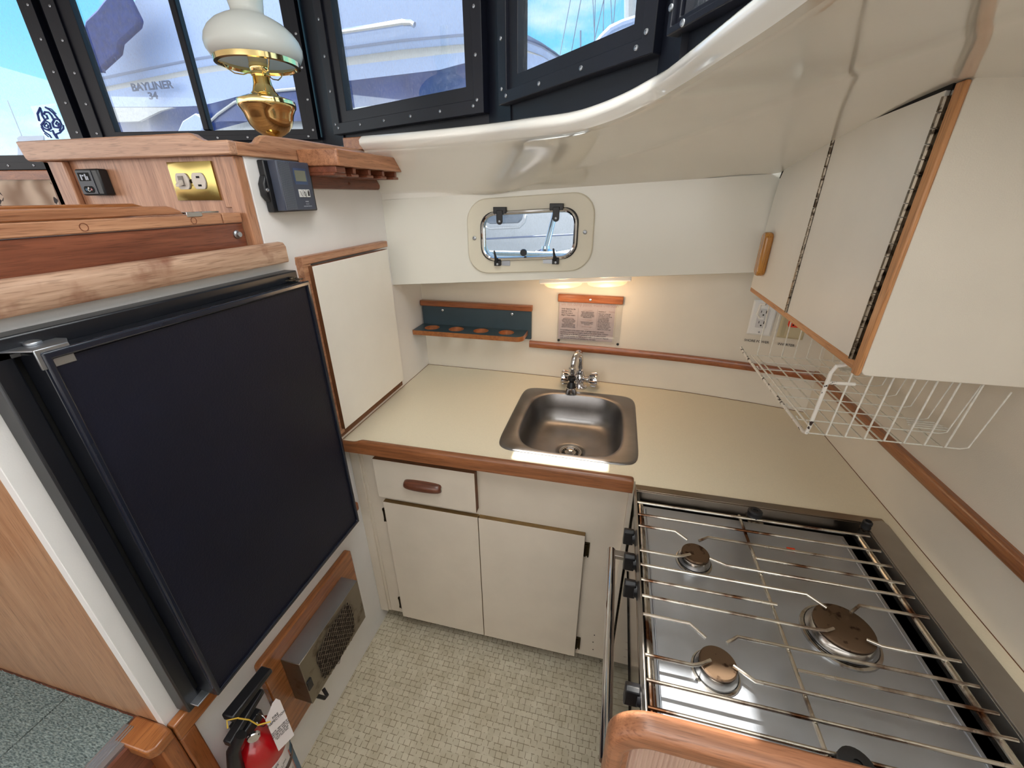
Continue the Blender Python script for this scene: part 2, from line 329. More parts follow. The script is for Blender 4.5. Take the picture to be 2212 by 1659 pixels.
# floor: basket weave vinyl
def floor_mat():
    m, t, b = base('vinyl_floor'); nn = t.nodes.new; lk = t.links.new
    co = nn('ShaderNodeTexCoord'); br = nn('ShaderNodeTexBrick'); br.inputs['Scale'].default_value = 1; br.offset = .5; br.offset_frequency = 3
    br.inputs['Brick Width'].default_value = .021; br.inputs['Row Height'].default_value = .019; br.inputs['Mortar Size'].default_value = .0011; br.inputs['Mortar Smooth'].default_value = .25
    br.inputs['Color1'].default_value = S((206,197,176)); br.inputs['Color2'].default_value = S((192,183,161)); br.inputs['Mortar'].default_value = S((134,122,100))
    br2 = nn('ShaderNodeTexBrick'); br2.offset = .0
    for k in ('Brick Width','Row Height','Mortar Size','Mortar Smooth','Scale','Color1','Color2'): br2.inputs[k].default_value = br.inputs[k].default_value
    br2.inputs['Mortar'].default_value = S((194,185,163))
    n0 = nn('ShaderNodeTexNoise'); n0.inputs['Scale'].default_value = 70; n0.inputs['Detail'].default_value = 2
    r0 = nn('ShaderNodeValToRGB'); r0.color_ramp.elements[0].position = .42; r0.color_ramp.elements[1].position = .5
    n = nn('ShaderNodeTexNoise'); n.inputs['Scale'].default_value = 12; n.inputs['Detail'].default_value = 9
    r = nn('ShaderNodeValToRGB'); r.color_ramp.elements[0].position = .3; r.color_ramp.elements[1].position = .65; r.color_ramp.elements[0].color = (.72,.68,.62,1)
    mu = nn('ShaderNodeMix'); mu.data_type = 'RGBA'; mu.blend_type = 'MULTIPLY'; mu.inputs[0].default_value = .6
    mb = nn('ShaderNodeMix'); mb.data_type = 'RGBA'
    for q in (br.inputs['Vector'], br2.inputs['Vector'], n.inputs['Vector'], n0.inputs['Vector']): lk(co.outputs['Object'], q)
    br2.inputs['Mortar Size'].default_value = .0001
    lk(n0.outputs['Fac'], r0.inputs[0]); lk(r0.outputs[0], mb.inputs[0]); lk(br2.outputs[0], mb.inputs[6]); lk(br.outputs[0], mb.inputs[7]); lk(n.outputs['Fac'], r.inputs[0]); lk(mb.outputs[2], mu.inputs[6]); lk(r.outputs[0], mu.inputs[7]); lk(mu.outputs[2], b.inputs['Base Color'])
    b.inputs['Roughness'].default_value = .38
    return m
struct(MB().box(-.845,.75,-1.2,1.7,-.03,0).build('floor', floor_mat()))
# left bulkhead
struct(MB().prism([(.294,0),(1.70,0),(1.70,1.79),(1.40,1.79),(1.40,1.735),(.868,1.735),(.868,1.502),(.294,1.502)], 0, -.843, -.825).build('wall_left', M_lamL, bevel=.001))
m = MB(); m.prism([(x,y+.001) for x,y in wallpts]+[(.75,1.75),(-.85,1.75)], 2, 0, 1.44); struct(m.build('wall_back', M_lam))
m = MB(); m.prism([(-1.2,0),(1.6,0),(1.6,1.9),(-1.2,1.9)], 0, .728, .75); struct(m.build('wall_right', M_lam))
# small nail holes in the bulkhead
# hull side moulding with porthole opening, crease, and the moulded underside of the foredeck
PHc = (-.293, 1.53)      # porthole centre (x,z)
HY = 1.44
m = MB()
xs0, xs1 = -.8255, .50
def zb(x): return 1.343 + (x+.822)*(1.430-1.343)/1.239
def zt(x): return 1.640 + (x+.822)*(1.703-1.640)/1.244
hole = rrect(PHc[0]-.168, PHc[0]+.168, PHc[1]-.076, PHc[1]+.076, .05, 6)
def ray_out(p):          # radial partner of a hole point on the panel outline
    dx, dz = p[0]-PHc[0], p[1]-PHc[1]; L = []
    if dx: L += [((xs0 if dx<0 else xs1)-PHc[0])/dx]
    for f, s in ((zb,-1),(zt,1)):
        k = (f(1)-f(0)); den = dz - k*dx
        if abs(den) > 1e-9:
            tt = (f(PHc[0]) - PHc[1])/den
            if tt > 0: L.append(tt)
    k = min(x for x in L if x > 0); return (PHc[0]+dx*k, PHc[1]+dz*k)
outer = [ray_out(p) for p in hole]; hv = [m.bm.verts.new((p[0],HY,p[1])) for p in hole]; ov = [m.bm.verts.new((p[0],HY,p[1])) for p in outer]
hb = [m.bm.verts.new((p[0],HY+.05,p[1])) for p in hole]
n = len(hole); corners = [(xs0,zb(xs0)),(xs0,zt(xs0)),(xs1,zb(xs1)),(xs1,zt(xs1))]
def side(q):
    if abs(q[0]-xs0) < 1e-5: return 'L'
    if abs(q[0]-xs1) < 1e-5: return 'R'
    return 'B' if q[1] < PHc[1] else 'T'
cv = {'LB':m.bm.verts.new((xs0,HY,zb(xs0))),'LT':m.bm.verts.new((xs0,HY,zt(xs0))),'RB':m.bm.verts.new((xs1,HY,zb(xs1))),'RT':m.bm.verts.new((xs1,HY,zt(xs1)))}
for i in range(n):
    j = (i+1)%n; a, b = side(outer[i]), side(outer[j]); extra = []
    if a != b:
        k = ''.join(sorted((a,b), key='LRBT'.index)); extra = [cv[k]] if k in cv else []
    m.face([hv[i], hv[j], ov[j]] + extra + [ov[i]]); m.face([hv[j], hv[i], hb[i], hb[j]])
# underside going back to the wall, and short return
xsn = [xs0 + (xs1-xs0)*k/12 for k in range(13)]
m.loft([[(x,HY,zb(x)) for x in xsn], [(x,HY+.004,zb(x)-.002) for x in xsn], [(x,wy(x)+.02,zb(x)+.004) for x in xsn]])
struct(m.build('wall_hull', M_gelm, sharp=50))
# foredeck moulding: lip under the windows -> bright upper slope -> rounded edge -> concave underside -> crease
lip = [P(780,295,2,1.82), P(890,286,2,1.82), P(980,277,2,1.82), P(1060,268,2,1.819), P(1130,258,2,1.810), P(1190,250,2,1.804), P(1250,240,2,1.80), P(1340,206,2,1.808), P(1400,173,2,1.819), P(1440,150,2,1.826), P(1520,86,2,1.82), P(1600,20,2,1.82)]
lip.append(lip[-1] + (lip[-1]-lip[-2])*1.2); lip.append(lip[-1] + Vector((.03,-.2,0)))
edge = [Vector((-.80,HY,1.66)), Vector((-.60,HY-.002,1.664)), P(1060,421,1,1.425), P(1160,395,1,1.385), P(1250,365,1,1.33), P(1400,325,1,1.2), P(1560,268,1,1.02), P(1800,175,1,.80), P(2000,105,1,.66), P(2212,30,1,.56), Vector((.50,.30,1.80))]
crs = [Vector((-.822,HY,1.641)), Vector((-.60,HY,zt(-.6))), Vector((-.40,HY,zt(-.4))), Vector((-.2,HY,zt(-.2))), Vector((0,HY,zt(0))), Vector((.2,HY,zt(.2))), Vector((.415,HY-.005,1.703)), Vector((.60,1.12,1.750)), Vector((.76,.86,1.768)), Vector((.80,.62,1.782)), Vector((.80,.3,1.795))]
def cat(pts, n):
    out = []; k = len(pts)
    for i in range(n+1):
        t = i/n*(k-1); j = min(int(t), k-2); f = t-j; p0, p1, p2, p3 = pts[max(j-1,0)], pts[j], pts[j+1], pts[min(j+2,k-1)]
        out.append(.5*((2*p1)+(p2-p0)*f+(2*p0-5*p1+4*p2-p3)*f*f+(3*p1-p0-3*p2+p3)*f**3))
    return out
NS = 60
L_, E_, C_ = cat(lip, NS), cat(edge, NS), cat(crs, NS)
for _ in range(5):
    for q in (L_, E_):
        c_ = [v.copy() for v in q]
        for i in range(1, NS): q[i] = c_[i]*.5 + (c_[i-1]+c_[i+1])*.25
rows = []
def nrm(i):               # horizontal direction from the lip outwards to the room
    d = E_[i]-L_[i]; d.z = 0; return d.normalized() if d.length > 1e-4 else Vector((0,1,0))
for i in range(NS+1):
    a, e, c = L_[i], E_[i], C_[i]; tdir = (L_[min(i+1,NS)]-L_[max(i-1,0)]).normalized(); out = Vector((tdir.y,-tdir.x,0)).normalized()
    if out.dot(Vector((-1,-1,0))) < 0: out = -out
    row = [a - out*.14 + Vector((0,0,.0005)), a - out*.03 + Vector((0,0,.0005)), a - out*.012 + Vector((0,0,.004)), a + Vector((0,0,.0)), a + out*.012 + Vector((0,0,-.010)), a + out*.012 + Vector((0,0,-.022)), a + out*.002 + Vector((0,0,-.030)), a + Vector((0,0,-.034))]
    st = row[-1]; span = e - st; w_ = min(1, i/NS*3+.25)
    row += [st+span*.045-out*.003, st+span*.060+out*.007*w_+Vector((0,0,.002)), st+span*.078+out*.005*w_]
    for k in (.115,.25,.4,.55,.7,.82,.91):
        p = st + span*k; p.z += -.010*math.sin(PI*k)*0; row.append(p)
    row += [e, e.lerp(c,.03)]
    for k in (.12,.3,.5,.7,.85,.95): p = e.lerp(c,k); p.z += .012*math.sin(PI*k)*min(1,(c-e).length/.2)*max(0,1-i/NS*1.6); row.append(p)
    row.append(c); rows.append(row)
rows.insert(0, [p + Vector((-.05 if p.z < 1.765 else 0, 0, 0)) for p in rows[0]])
m = MB(); m.loft(rows); struct(m.build('ceiling_foredeck', M_gel, sharp=60))
m = MB(); m.loft([[(x,HY+.03,1.60),(x,HY+.004,zt(x)-.02),(x,HY+.004,zt(x)+.05)] for x in (-.86,-.4,0,.3,.55)]); m.box(.40,.74,1.445,1.46,1.60,1.86); struct(m.build('wall_hull_backing', M_gelm))
# windshield: black wall with vertical framed panes
def wpost(a, b, z0, z1, th=.05, M_=None):
    a = Vector((a[0],a[1],0)); b = Vector((b[0],b[1],0)); u = (b-a).normalized(); nrm_ = Vector((-u.y,u.x,0))
    if nrm_.y < 0: nrm_ = -nrm_
    return [(a.x,a.y),(b.x,b.y),(b.x+nrm_.x*th,b.y+nrm_.y*th),(a.x+nrm_.x*th,a.y+nrm_.y*th)]
m = MB()
def off(a, b, d):
    a = Vector((a[0],a[1])); b = Vector((b[0],b[1])); u = (b-a).normalized(); n_ = Vector((-u.y,u.x)); n_ = n_ if n_.y > 0 or abs(n_.y) < .2 and n_.x > 0 else -n_
    return a+n_*d, b+n_*d, u, n_
ZT = 2.44
wseg = {'1':((-1.135,1.582),(-2.02,1.417)), '0':((-2.05,1.411),(-3.4,1.159)), '2':((-1.0,1.497),(-.366,1.236)), '3':((-.30,1.155),(.037,.831)), '4':((.053,.758),(.22,.47))}
panes = {'1':(1.85,ZT,.045), '0':(1.76,ZT,.05), '2':(1.85,ZT,.066), '3':(1.85,ZT,.05), '4':(1.85,ZT,.016)}
chain = [(-3.4,1.159),(-2.05,1.411),(-2.02,1.417),(-1.135,1.582),(-1.0,1.497),(-.366,1.236),(-.30,1.155),(.037,.831),(.053,.758),(.22,.47)]
chain = [Vector((a,b+.012)) for a,b in chain]
cutz = {0:1.765, 2:1.86, 4:1.86, 6:1.86, 8:1.855}
for i in range(len(chain)-1):
    a, b = chain[i], chain[i+1]; u = (b-a).normalized()
    if i % 2: a = a-u*.03; b = b+u*.03
    n_ = Vector((-u.y,u.x)); n_ = n_ if n_.dot(Vector((.55,.8))) > 0 else -n_
    q = [a,b,b+n_*.03,a+n_*.03]; poly = [(p.x,p.y) for p in q]
    if i in cutz: m.prism(poly, 2, (1.797 if i in (5,6) else 1.819) if i > 2 else 1.70, cutz[i]); m.prism(poly, 2, ZT-.03, ZT+.1)
    else: m.prism(poly, 2, (1.797 if i in (5,6) else 1.819) if i > 2 else 1.70, ZT+.1)
struct(m.build('wall_windshield', M_frame))
def window(num, seg, z0, z1, bw, mull=None, s0=0, gz=None, gsides=None, scr=True):
    a, b, u, n_ = off(seg[0], seg[1], 0); Lw = (b-a).length
    if (n_.x*.55+n_.y*.8) < 0: n_ = -n_
    M_ = Matrix(((u.x,n_.x,0,a.x),(u.y,n_.y,0,a.y),(0,0,1,0),(0,0,0,1)))   # local x along, y outward, z up
    r = sroot('window_%d' % num, (a.x,a.y,z0))
    gl, gr = gsides or (bw, Lw-bw); gb = gz or z0+bw
    m = MB(); m.ring([(0,z0),(Lw,z0),(Lw,z1),(0,z1)], [(gl*.5,z0+(gb-z0)*.5),(Lw-(Lw-gr)*.5,z0+(gb-z0)*.5),(Lw-(Lw-gr)*.5,z1-bw*.5),(gl*.5,z1-bw*.5)], 1, -.016, .012, M=M_)
    m.ring([(gl*.45,z0+(gb-z0)*.45),(Lw-(Lw-gr)*.45,z0+(gb-z0)*.45),(Lw-(Lw-gr)*.45,z1-bw*.45),(gl*.45,z1-bw*.45)], [(gl,gb),(gr,gb),(gr,z1-bw),(gl,z1-bw)], 1, -.008, .020, M=M_)
    fr = m.build('window_frame', M_frame, r, bevel=.0015)
    m = MB()
    if mull:
        m2 = MB()
        for mu in mull: m2.box(mu-.012,mu+.012,-.014,.014,gb,z1-bw, M=M_)
        m2.build('mullion', M_frame, r, bevel=.004)
    m.box(gl-.004,gr+.004,.006,.010,gb-.004,z1-bw+.004, M=M_); m.build('pane', M_glass, r)
    if scr:
        pts = []
        w = min(gl, bw)*.32
        k = int((z1-z0)/.10)
        for i in range(k): pts += [(w, -.016, z0+.03+i*.095), (Lw-(Lw-gr)*.32, -.016, z0+.03+i*.095)]
        k = max(2,int(Lw/.105))
        for i in range(k): pts.append((.035+i*(Lw-.07)/(k-1), -.016, z0+(gb-z0)*.28))
        screws(r, [M_ @ Vector(p) for p in pts], -n_.to_3d() if hasattr(n_,'to_3d') else (-n_.x,-n_.y,0), r=.0045)
    return r, M_
W1L = (Vector(wseg['1'][0])-Vector(wseg['1'][1])).length
window(1, wseg['1'], 1.85, ZT, .04, mull=[.43], gz=1.885, gsides=(.056,W1L-.10))
window(2, wseg['0'], 1.76, ZT, .05, gz=1.812, gsides=(.062,1.2))
window(3, wseg['2'], 1.85, ZT, .066, gz=1.915, gsides=(.083,.62))
window(4, wseg['3'], 1.85, ZT, .05, gz=1.90, gsides=(.072,.415))
window(5, wseg['4'], 1.85, ZT, .02, gz=1.868, gsides=(.014,.31), scr=True)
# headliner
def added_sun_slot(pts, z):      # added headliner opening, out of view, shaped to throw a sun patch at height z
    k = (ZT+.02-z)/(-SUN_D[2]); return [(x-SUN_D[0]*k, y-SUN_D[1]*k) for x,y in pts]
sA = added_sun_slot([(.10,.36),(.285,.36),(.285,.50),(.10,.50)], .89); sB = added_sun_slot([(-.25,1.016),(.03,1.016),(.03,1.070),(-.25,1.070)], .92)
c0, c1 = ZT+.02, ZT+.024
HX0, HX1, HY0_, HY1_ = -.36, .60, -.25, .80      # added overhead hatch, out of view, frosted to give soft fill light
holes_c = [(sA[0][0],sA[2][0],sA[0][1],sA[2][1]), (sB[0][0],sB[2][0],sB[0][1],sB[2][1]), (HX0,HX1,HY0_,HY1_)]
xs_ = sorted({-3.6,1.2,*[v for h in holes_c for v in h[:2]]}); ys_c = sorted({-1.2,1.75,*[v for h in holes_c for v in h[2:]]})
m = MB()
for xa, xb in zip(xs_, xs_[1:]):
    for ya, yb in zip(ys_c, ys_c[1:]):
        cx_, cy_ = (xa+xb)/2, (ya+yb)/2
        if any(h[0]<cx_<h[1] and h[2]<cy_<h[3] for h in holes_c): continue
        m.box(xa,xb,ya,yb,c0,c1)
struct(m.build('ceiling', M_gelm))
fh = bpy.data.materials.new('added_hatch_diffuser'); fh.use_nodes = True; tt_ = fh.node_tree; tt_.nodes.clear()
o_ = tt_.nodes.new('ShaderNodeOutputMaterial'); tl = tt_.nodes.new('ShaderNodeBsdfTranslucent'); tl.inputs[0].default_value = (.93,.94,.94,1); tt_.links.new(tl.outputs[0], o_.inputs[0])
m = MB(); v_ = [m.bm.verts.new(p) for p in ((HX0,HY0_,c0+.01),(HX1,HY0_,c0+.01),(HX1,HY1_,c0+.01),(HX0,HY1_,c0+.01))]; m.bm.faces.new(v_)
hr = sroot('window_6', (0,0,c0)); m.build('pane', fh, hr); m = MB(); m.ring([(HX0-.03,HY0_-.03),(HX1+.03,HY0_-.03),(HX1+.03,HY1_+.03),(HX0-.03,HY1_+.03)],[(HX0,HY0_),(HX1,HY0_),(HX1,HY1_),(HX0,HY1_)],2,c0-.02,c0+.015); m.build('window_frame', M_al, hr)
m = MB(); m.box(-3.6,1.2,-1.25,-1.2,0,1.25); struct(m.build('wall_aft_blocker', M_lam))  # unseen wall, put in to cut low light from astern
# wood sill under the saloon window
wdir = Vector((wseg['0'][0][0]-wseg['0'][1][0], wseg['0'][0][1]-wseg['0'][1][1], 0)).normalized(); MW = frame_from((-2.02,1.40,0), -wdir, (0,0,1))
m = MB(); m.box(0,1.6,1.70,1.757,-.02,.01, M=MW); struct(m.build('trim_1', M_red, bevel=.003))
# saloon side panel, saloon sole
m = MB(); m.box(-2.2,-.8435,.2945,.312,.0,1.50); struct(m.build('wall_companionway', M_ply))
m = MB(); m.box(-3.6,-.86,-1.2,.294,.55,.648); struct(m.build('floor_saloon', M_wyd))
m = MB(); m.box(-3.6,-2.3,-1.2,1.2,.9,1.35); 
struct(m.build('wall_saloon', M_wyd))
# back wall and side wall wooden trim
m = MB()
pts = [(x, wy(x)) for x in [-.33 + k*.105 for k in range(11)] if x < .73]
rowsb = [[(x,y,1.052),(x,y-.012,1.052),(x,y-.015,1.057),(x,y-.015,1.074),(x,y-.011,1.080),(x,y,1.080)] for x,y in pts]
m.loft(rowsb, closed=True, caps=True); struct(m.build('trim_2', M_red, sharp=50))
m = MB(); prof = [(0,1.054),(-.012,1.054),(-.016,1.060),(-.016,1.078),(-.011,1.084),(0,1.084)]
m.loft([[(XR+a,y,z) for a,z in prof] for y in (-.4,0.3,.9,1.54)], closed=True, caps=True); struct(m.build('trim_3', M_redy, sharp=50))
# white edge strip under the hull moulding
m = MB(); m.loft([[(x,HY+.055,zb(x)-.004),(x,HY+.055,zb(x)-.010),(x,HY+.09,zb(x)-.010),(x,HY+.09,zb(x)-.004)] for x in (-.80,-.2,.2,.42)], closed=True, caps=True); struct(m.build('trim_4', M_wht))
# ================================================================ COUNTER, SINK, BASE CABINET
CZ = .92
t = thing('countertop', (-.05,1.3,.885), 'cream laminate L-shaped countertop with a wooden fiddle edge, around the sink', 'countertop')
m = MB(); hx0, hx1, hy0, hy1 = -.284,.090,1.066,1.508
m.prism([(-.825,.985),(hx0,.985),(hx0,hy0)]+[(hx0,hy1)]+[(x,wy(x)) for x in (hx0,-.45,-.6,-.825)], 2, .885, CZ)
m.prism([(hx0,.985),(hx1,.985),(hx1,hy0),(hx0,hy0)], 2, .885, CZ)
m.prism([(hx0,hy1),(hx1,hy1),(hx1,wy(hx1)),(-.03,1.655),(hx0,wy(hx0))], 2, .885, CZ)
m.prism([(hx1,.985),(.112,.985),(.112,.97),(.728,.97),(.728,1.541),(.58,1.578),(.45,1.604),(.325,1.625),(.2,1.638),(hx1,wy(hx1)),(hx1,hy1),(hx1,hy0)], 2, .885, CZ)
m.prism([(.698,.36),(.728,.36),(.728,.97),(.698,.97)], 2, .885, CZ)
m.build('worktop', M_counter, t, sharp=30)
m = MB(); m.tube([(x,wy(x)-.001,CZ+.0006) for x in (-.825,-.45,-.03,.2,.325,.45,.58,.728)], .0009, 5); m.tube([(-.8245,.99,CZ+.0006),(-.8245,1.675,CZ+.0006)], .0009, 5); m.tube([(.7275,.3,CZ+.0006),(.7275,1.54,CZ+.0006)], .0009, 5)
m.build('seam', M_edge, t)
m = MB(); F = [(.970,.889),(.970,.926),(.974,.934),(.982,.936),(.990,.932),(.992,.921),(.992,.889)]
def fid(x, h): return [(x, y, .889+(z-.889)*h) for y,z in F]
m.loft([fid(-.824,.72),fid(-.80,.72),fid(-.78,.74),fid(-.765,.82),fid(-.755,.93),fid(-.745,1),fid(-.4,1),fid(0,1),fid(.08,1),fid(.098,1),fid(.104,.96),fid(.106,.9)], closed=True, caps=True)
m.build('fiddle', M_wx, t, sharp=50)
# base cabinet
t = thing('base_cabinet', (-.36,1.02,0), 'cream laminate base cabinet under the sink with one drawer and two doors', 'cabinet')
m = MB(); m.box(-.824,.112,1.018,1.04,.068,.885); m.box(.10,.113,.995,1.62,.068,.885); m.build('body', M_cab, t, bevel=.001)
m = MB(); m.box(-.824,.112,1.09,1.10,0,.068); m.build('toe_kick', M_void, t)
m = MB(); m.box(-.790,-.780,1.014,1.018,.07,.884); m.box(-.824,-.79,1.008,1.018,.07,.884); m.build('stile', M_cab, t, bevel=.001)
d = slab('drawer', [M_cab, M_edge], t, -.727,-.369,.992,1.018,.700,.859)
m = MB(); rr = []
for k in range(13):
    a = PI*k/12; hx = -.551 - .068*math.cos(a) if False else -.551 + .066*(-math.cos(a)); 
    s_ = max(.02, math.sin(a))**.28; rr.append([( -.551 -.066*math.cos(a), .992-.024*s_*max(0,math.sin(b)) - .0, .779+.020*s_*math.cos(b)) for b in [PI*j/12 for j in range(13)]])
m.loft(rr, caps=False); m.build('handle', wood('dark_handle',(70,36,24),(112,66,46),0,rough=.35), d, sharp=80)
dl = slab('door', [M_cab, M_gold], t, -.719,-.3685,1.0,1.018,.072,.673); dr = slab('door', [M_cab, M_gold], t, -.3665,-.0125,1.0,1.018,.072,.673)
def hinge(par, x, z, s):
    m = MB(); m.box(x,x+.016*s,1.012,1.018,z-.028,z+.028) if s>0 else m.box(x-.016,x,1.012,1.018,z-.028,z+.028)
    m.tube([(x+.003*s,1.008,z-.024),(x+.003*s,1.008,z+.024)], .0045, 8); m.tube([(x+.013*s,1.011,z-.03),(x+.013*s,1.011,z-.02)], .003, 6); m.tube([(x+.013*s,1.011,z+.02),(x+.013*s,1.011,z+.03)], .003, 6)
    return m.build('hinge', M_hbr, par, bevel=.0008)
hinge(dr, -.012, .605, 1); hinge(dr, -.012, .135, 1); hinge(dl, -.720, .60, -1).scale = (1,1,1); hinge(dl, -.720, .135, -1)
for u, v in ((1284,1372),(1281,1387),(1281,1403),(1298,1428)):
    p = P(u,v,1,1.0175); m = MB(); m.lathe([(.0001,0),(.0022,0),(.0022,.001)], n=8, M=frame_from((p.x,1.0178,p.z),(1,0,0),(0,0,1))); m.build('screw_hole', M_void, t)
# sink
t = thing('sink', (-.095,1.29,.79), 'stainless steel drop-in sink set in the cream counter', 'sink')
def sq(cx, cy, a, b, e, n=56):
    out = []
    for k in range(n):
        th = 2*PI*k/n; c, s = math.cos(th), math.sin(th); out.append((cx+a*abs(c)**(2/e)*(1 if c>=0 else -1), cy+b*abs(s)**(2/e)*(1 if s>=0 else -1)))
    return out
sx, sy = -.097, 1.2905
O = sq(sx,sy,.222,.2385,9); rim = []
I0 = sq(sx,1.286,.176,.212,3.6)
rows = [[(x,y,CZ+.0005) for x,y in O],[(x,y,CZ+.003) for x,y in sq(sx,sy,.2205,.237,9)],[(x,y,CZ+.0045) for x,y in sq(sx,sy,.214,.2305,9)],[(x,y,CZ+.003) for x,y in sq(sx,1.288,.182,.217,4)],
        [(x,y,CZ+.001) for x,y in I0],[(x,y,CZ-.004) for x,y in sq(sx,1.286,.172,.208,3.7)],[(x,y,CZ-.055) for x,y in sq(sx,1.286,.168,.203,3.8)],[(x,y,CZ-.092) for x,y in sq(sx,1.286,.161,.196,3.8)],
        [(x,y,CZ-.110) for x,y in sq(sx,1.286,.15,.184,3.6)],[(x,y,CZ-.119) for x,y in sq(sx,1.286,.13,.163,3.2)],[(x,y,CZ-.124) for x,y in sq(sx,1.286,.10,.13,2.8)],[(x,y,CZ-.127) for x,y in sq(sx,1.284,.058,.058,2)],
        [(x,y,CZ-.129) for x,y in sq(sx,1.284,.05,.05,2)],[(x,y,CZ-.134) for x,y in sq(sx,1.284,.046,.046,2)],[(x,y,CZ-.136) for x,y in sq(sx,1.284,.03,.03,2)]]
m = MB(); m.loft(rows, closed=True); m.build('basin', M_sink, t, sharp=70)
m = MB(); DZ = CZ-.132; m.lathe([(.041,0),(.041,.004),(.036,.005),(.031,.001),(.012,-.003),(.0001,-.003)], c=(sx,1.284,DZ), n=32)
m.build('strainer', M_rim, t)
m = MB()
for k in range(18):
    a = 2*PI*k/18; M_ = Matrix.Translation((sx,1.284,DZ+.0015)) @ Matrix.Rotation(a,4,'Z'); m.box(.021,.030,-.0016,.0016,0,.0015,M=M_)
m.build('strainer_slot', M_void, t)
m = MB(); m.lathe([(.006,-.003),(.0055,.006),(.013,.010),(.013,.014),(.004,.017),(.0001,.017)], c=(sx,1.284,DZ), n=20); m.build('strainer_knob', M_chr, t)
# faucet
fx, fy = -.100, 1.572
FCT = t = thing('faucet', (fx,fy,CZ), 'chrome two-handle bar faucet with a black-collared spray aerator', 'faucet')
m = MB(); m.lathe([(.026,0),(.026,.006),(.020,.009),(.016,.02),(.015,.034),(.019,.040),(.017,.048),(.013,.052),(.013,.060),(.0001,.060)], c=(fx,fy,CZ), n=28); m.build('base', M_chr, t)
def arc(c, r, a0, a1, n, pl): return [pl(c, r, a0+(a1-a0)*k/n) for k in range(n+1)]
pts = [Vector((fx,fy,CZ+.055)), Vector((fx,fy,CZ+.095))] + [Vector((fx-.010*(1-math.cos(a)), fy-.030*(1-math.cos(a)), CZ+.095+.040*math.sin(a))) for a in [PI*k/14 for k in range(1,15)]] + [Vector((fx-.021,fy-.061,CZ+.080))]
m = MB(); m.tube(pts, .009, 16); m.build('spout', M_chr, t)
m = MB(); ax_, ay_ = fx-.021, fy-.061
m.lathe([(.012,.092),(.012,.080),(.010,.078),(.010,.070)], c=(ax_,ay_,CZ), n=20); m.build('spout_nut', M_chr, t)
m = MB(); m.lathe([(.009,.072),(.009,.064),(.013,.062),(.014,.054),(.009,.050),(.008,.044),(.0135,.036),(.016,.022),(.016,.020)], c=(ax_,ay_,CZ), n=24); m.build('swivel_collar', M_blk, t)
m = MB(); m.lathe([(.0165,.026),(.0175,.022),(.0185,.006),(.017,.004),(.012,.004)], c=(ax_,ay_,CZ), n=24); m.build('aerator', M_chr, t)
for s in (-1,1):
    dv = Vector((s*.96,-.18,.12)).normalized(); c0 = Vector((fx,fy,CZ+.030)); c1 = c0+dv*.032; q = dv.to_track_quat('Z','Y').to_matrix().to_4x4(); q.translation = c0
    m = MB(); m.lathe([(.010,.008),(.010,.022),(.012,.026),(.010,.030),(.016,.034),(.021,.040),(.022,.050),(.0225,.058),(.020,.064),(.0001,.066)], n=8 if False else 24, M=q)
    for k in range(6):
        a = 2*PI*k/6; p = q @ Vector((.0215*math.cos(a),.0215*math.sin(a),.05)); m.tube([q @ Vector((.020*math.cos(a),.020*math.sin(a),.040)), q @ Vector((.0225*math.cos(a),.0225*math.sin(a),.058))], .0042, 8)
    m.build('handle', M_chr, t)
FCT.scale = (1.22,1.22,1.22); FCT.location.y += .006
# ================================================================ LEFT BULKHEAD THINGS
# drinks rack on the back wall
t = thing('cup_rack', (-.56,1.66,1.09), 'grey-blue four-hole cup rack with mahogany edges on the back wall', 'rack')
m = MB(); m.box(-.818,-.322,1.655,1.668,1.088,1.225); m.build('back_board', M_teal, t, bevel=.002)
m = MB(); m.box(-.822,-.318,1.645,1.668,1.212,1.236); m.build('top_rail', M_red, t, bevel=.003)
SZ0, SZ1 = 1.108, 1.128
shx0, shx1, shy0, shy1 = -.822,-.338,1.552,1.655
holes = [(-.755+k*.112, 1.606) for k in range(4)]
m = MB(); topf = []
def plate(m, z, flip):   # plate with four round holes made of strips
    cells = [shx0]+[(holes[i][0]+holes[i+1][0])/2 for i in range(3)]+[shx1]
    for i,(cx,cy) in enumerate(holes):
        x0,x1 = cells[i],cells[i+1]; N_=32; hole=[]; outr=[]
        for k in range(N_):
            a = 2*PI*k/N_+.0001; c,s = math.cos(a),math.sin(a); hole.append(m.bm.verts.new((cx+.033*c,cy+.033*s,z)))
            tx = ((x1-cx) if c>0 else (x0-cx))/c if abs(c)>1e-6 else 1e9; ty = ((shy1-cy) if s>0 else (shy0-cy))/s if abs(s)>1e-6 else 1e9; tt = min(tx,ty)
            px_,py_ = cx+c*tt, cy+s*tt
            if i==3 and px_>shx1-.03 and py_<shy0+.03:
                ccx,ccy = shx1-.03, shy0+.03; v_ = Vector((px_-ccx,py_-ccy)); v_ = v_.normalized()*.03; px_,py_ = ccx+v_.x, ccy+v_.y
            outr.append((px_,py_))
        ov_ = [m.bm.verts.new((p[0],p[1],z)) for p in outr]
        for k in range(N_):
            j=(k+1)%N_; a,b = outr[k],outr[j]; ex=[]
            if abs(a[0]-b[0])>1e-6 and abs(a[1]-b[1])>1e-6 and not (i==3 and a[0]>shx1-.031 and a[1]<shy0+.031):
                cxn = x1 if (a[0]+b[0])/2>cx else x0; cyn = shy1 if (a[1]+b[1])/2>cy else shy0; ex=[m.bm.verts.new((cxn,cyn,z))]
            m.face([hole[k],hole[j],ov_[j]]+ex+[ov_[k]])
m.mi = 0; plate(m, SZ1, False); plate(m, SZ0, True); m.build('shelf_face', M_teal, t, sharp=30)
for cx,cy in holes:
    m = MB(); m.loft([[(cx+.033*math.cos(a),cy+.033*math.sin(a),z) for a in [2*PI*k/32 for k in range(32)]] for z in (SZ0,SZ1)], closed=True); m.build('hole_rim', M_red, t)
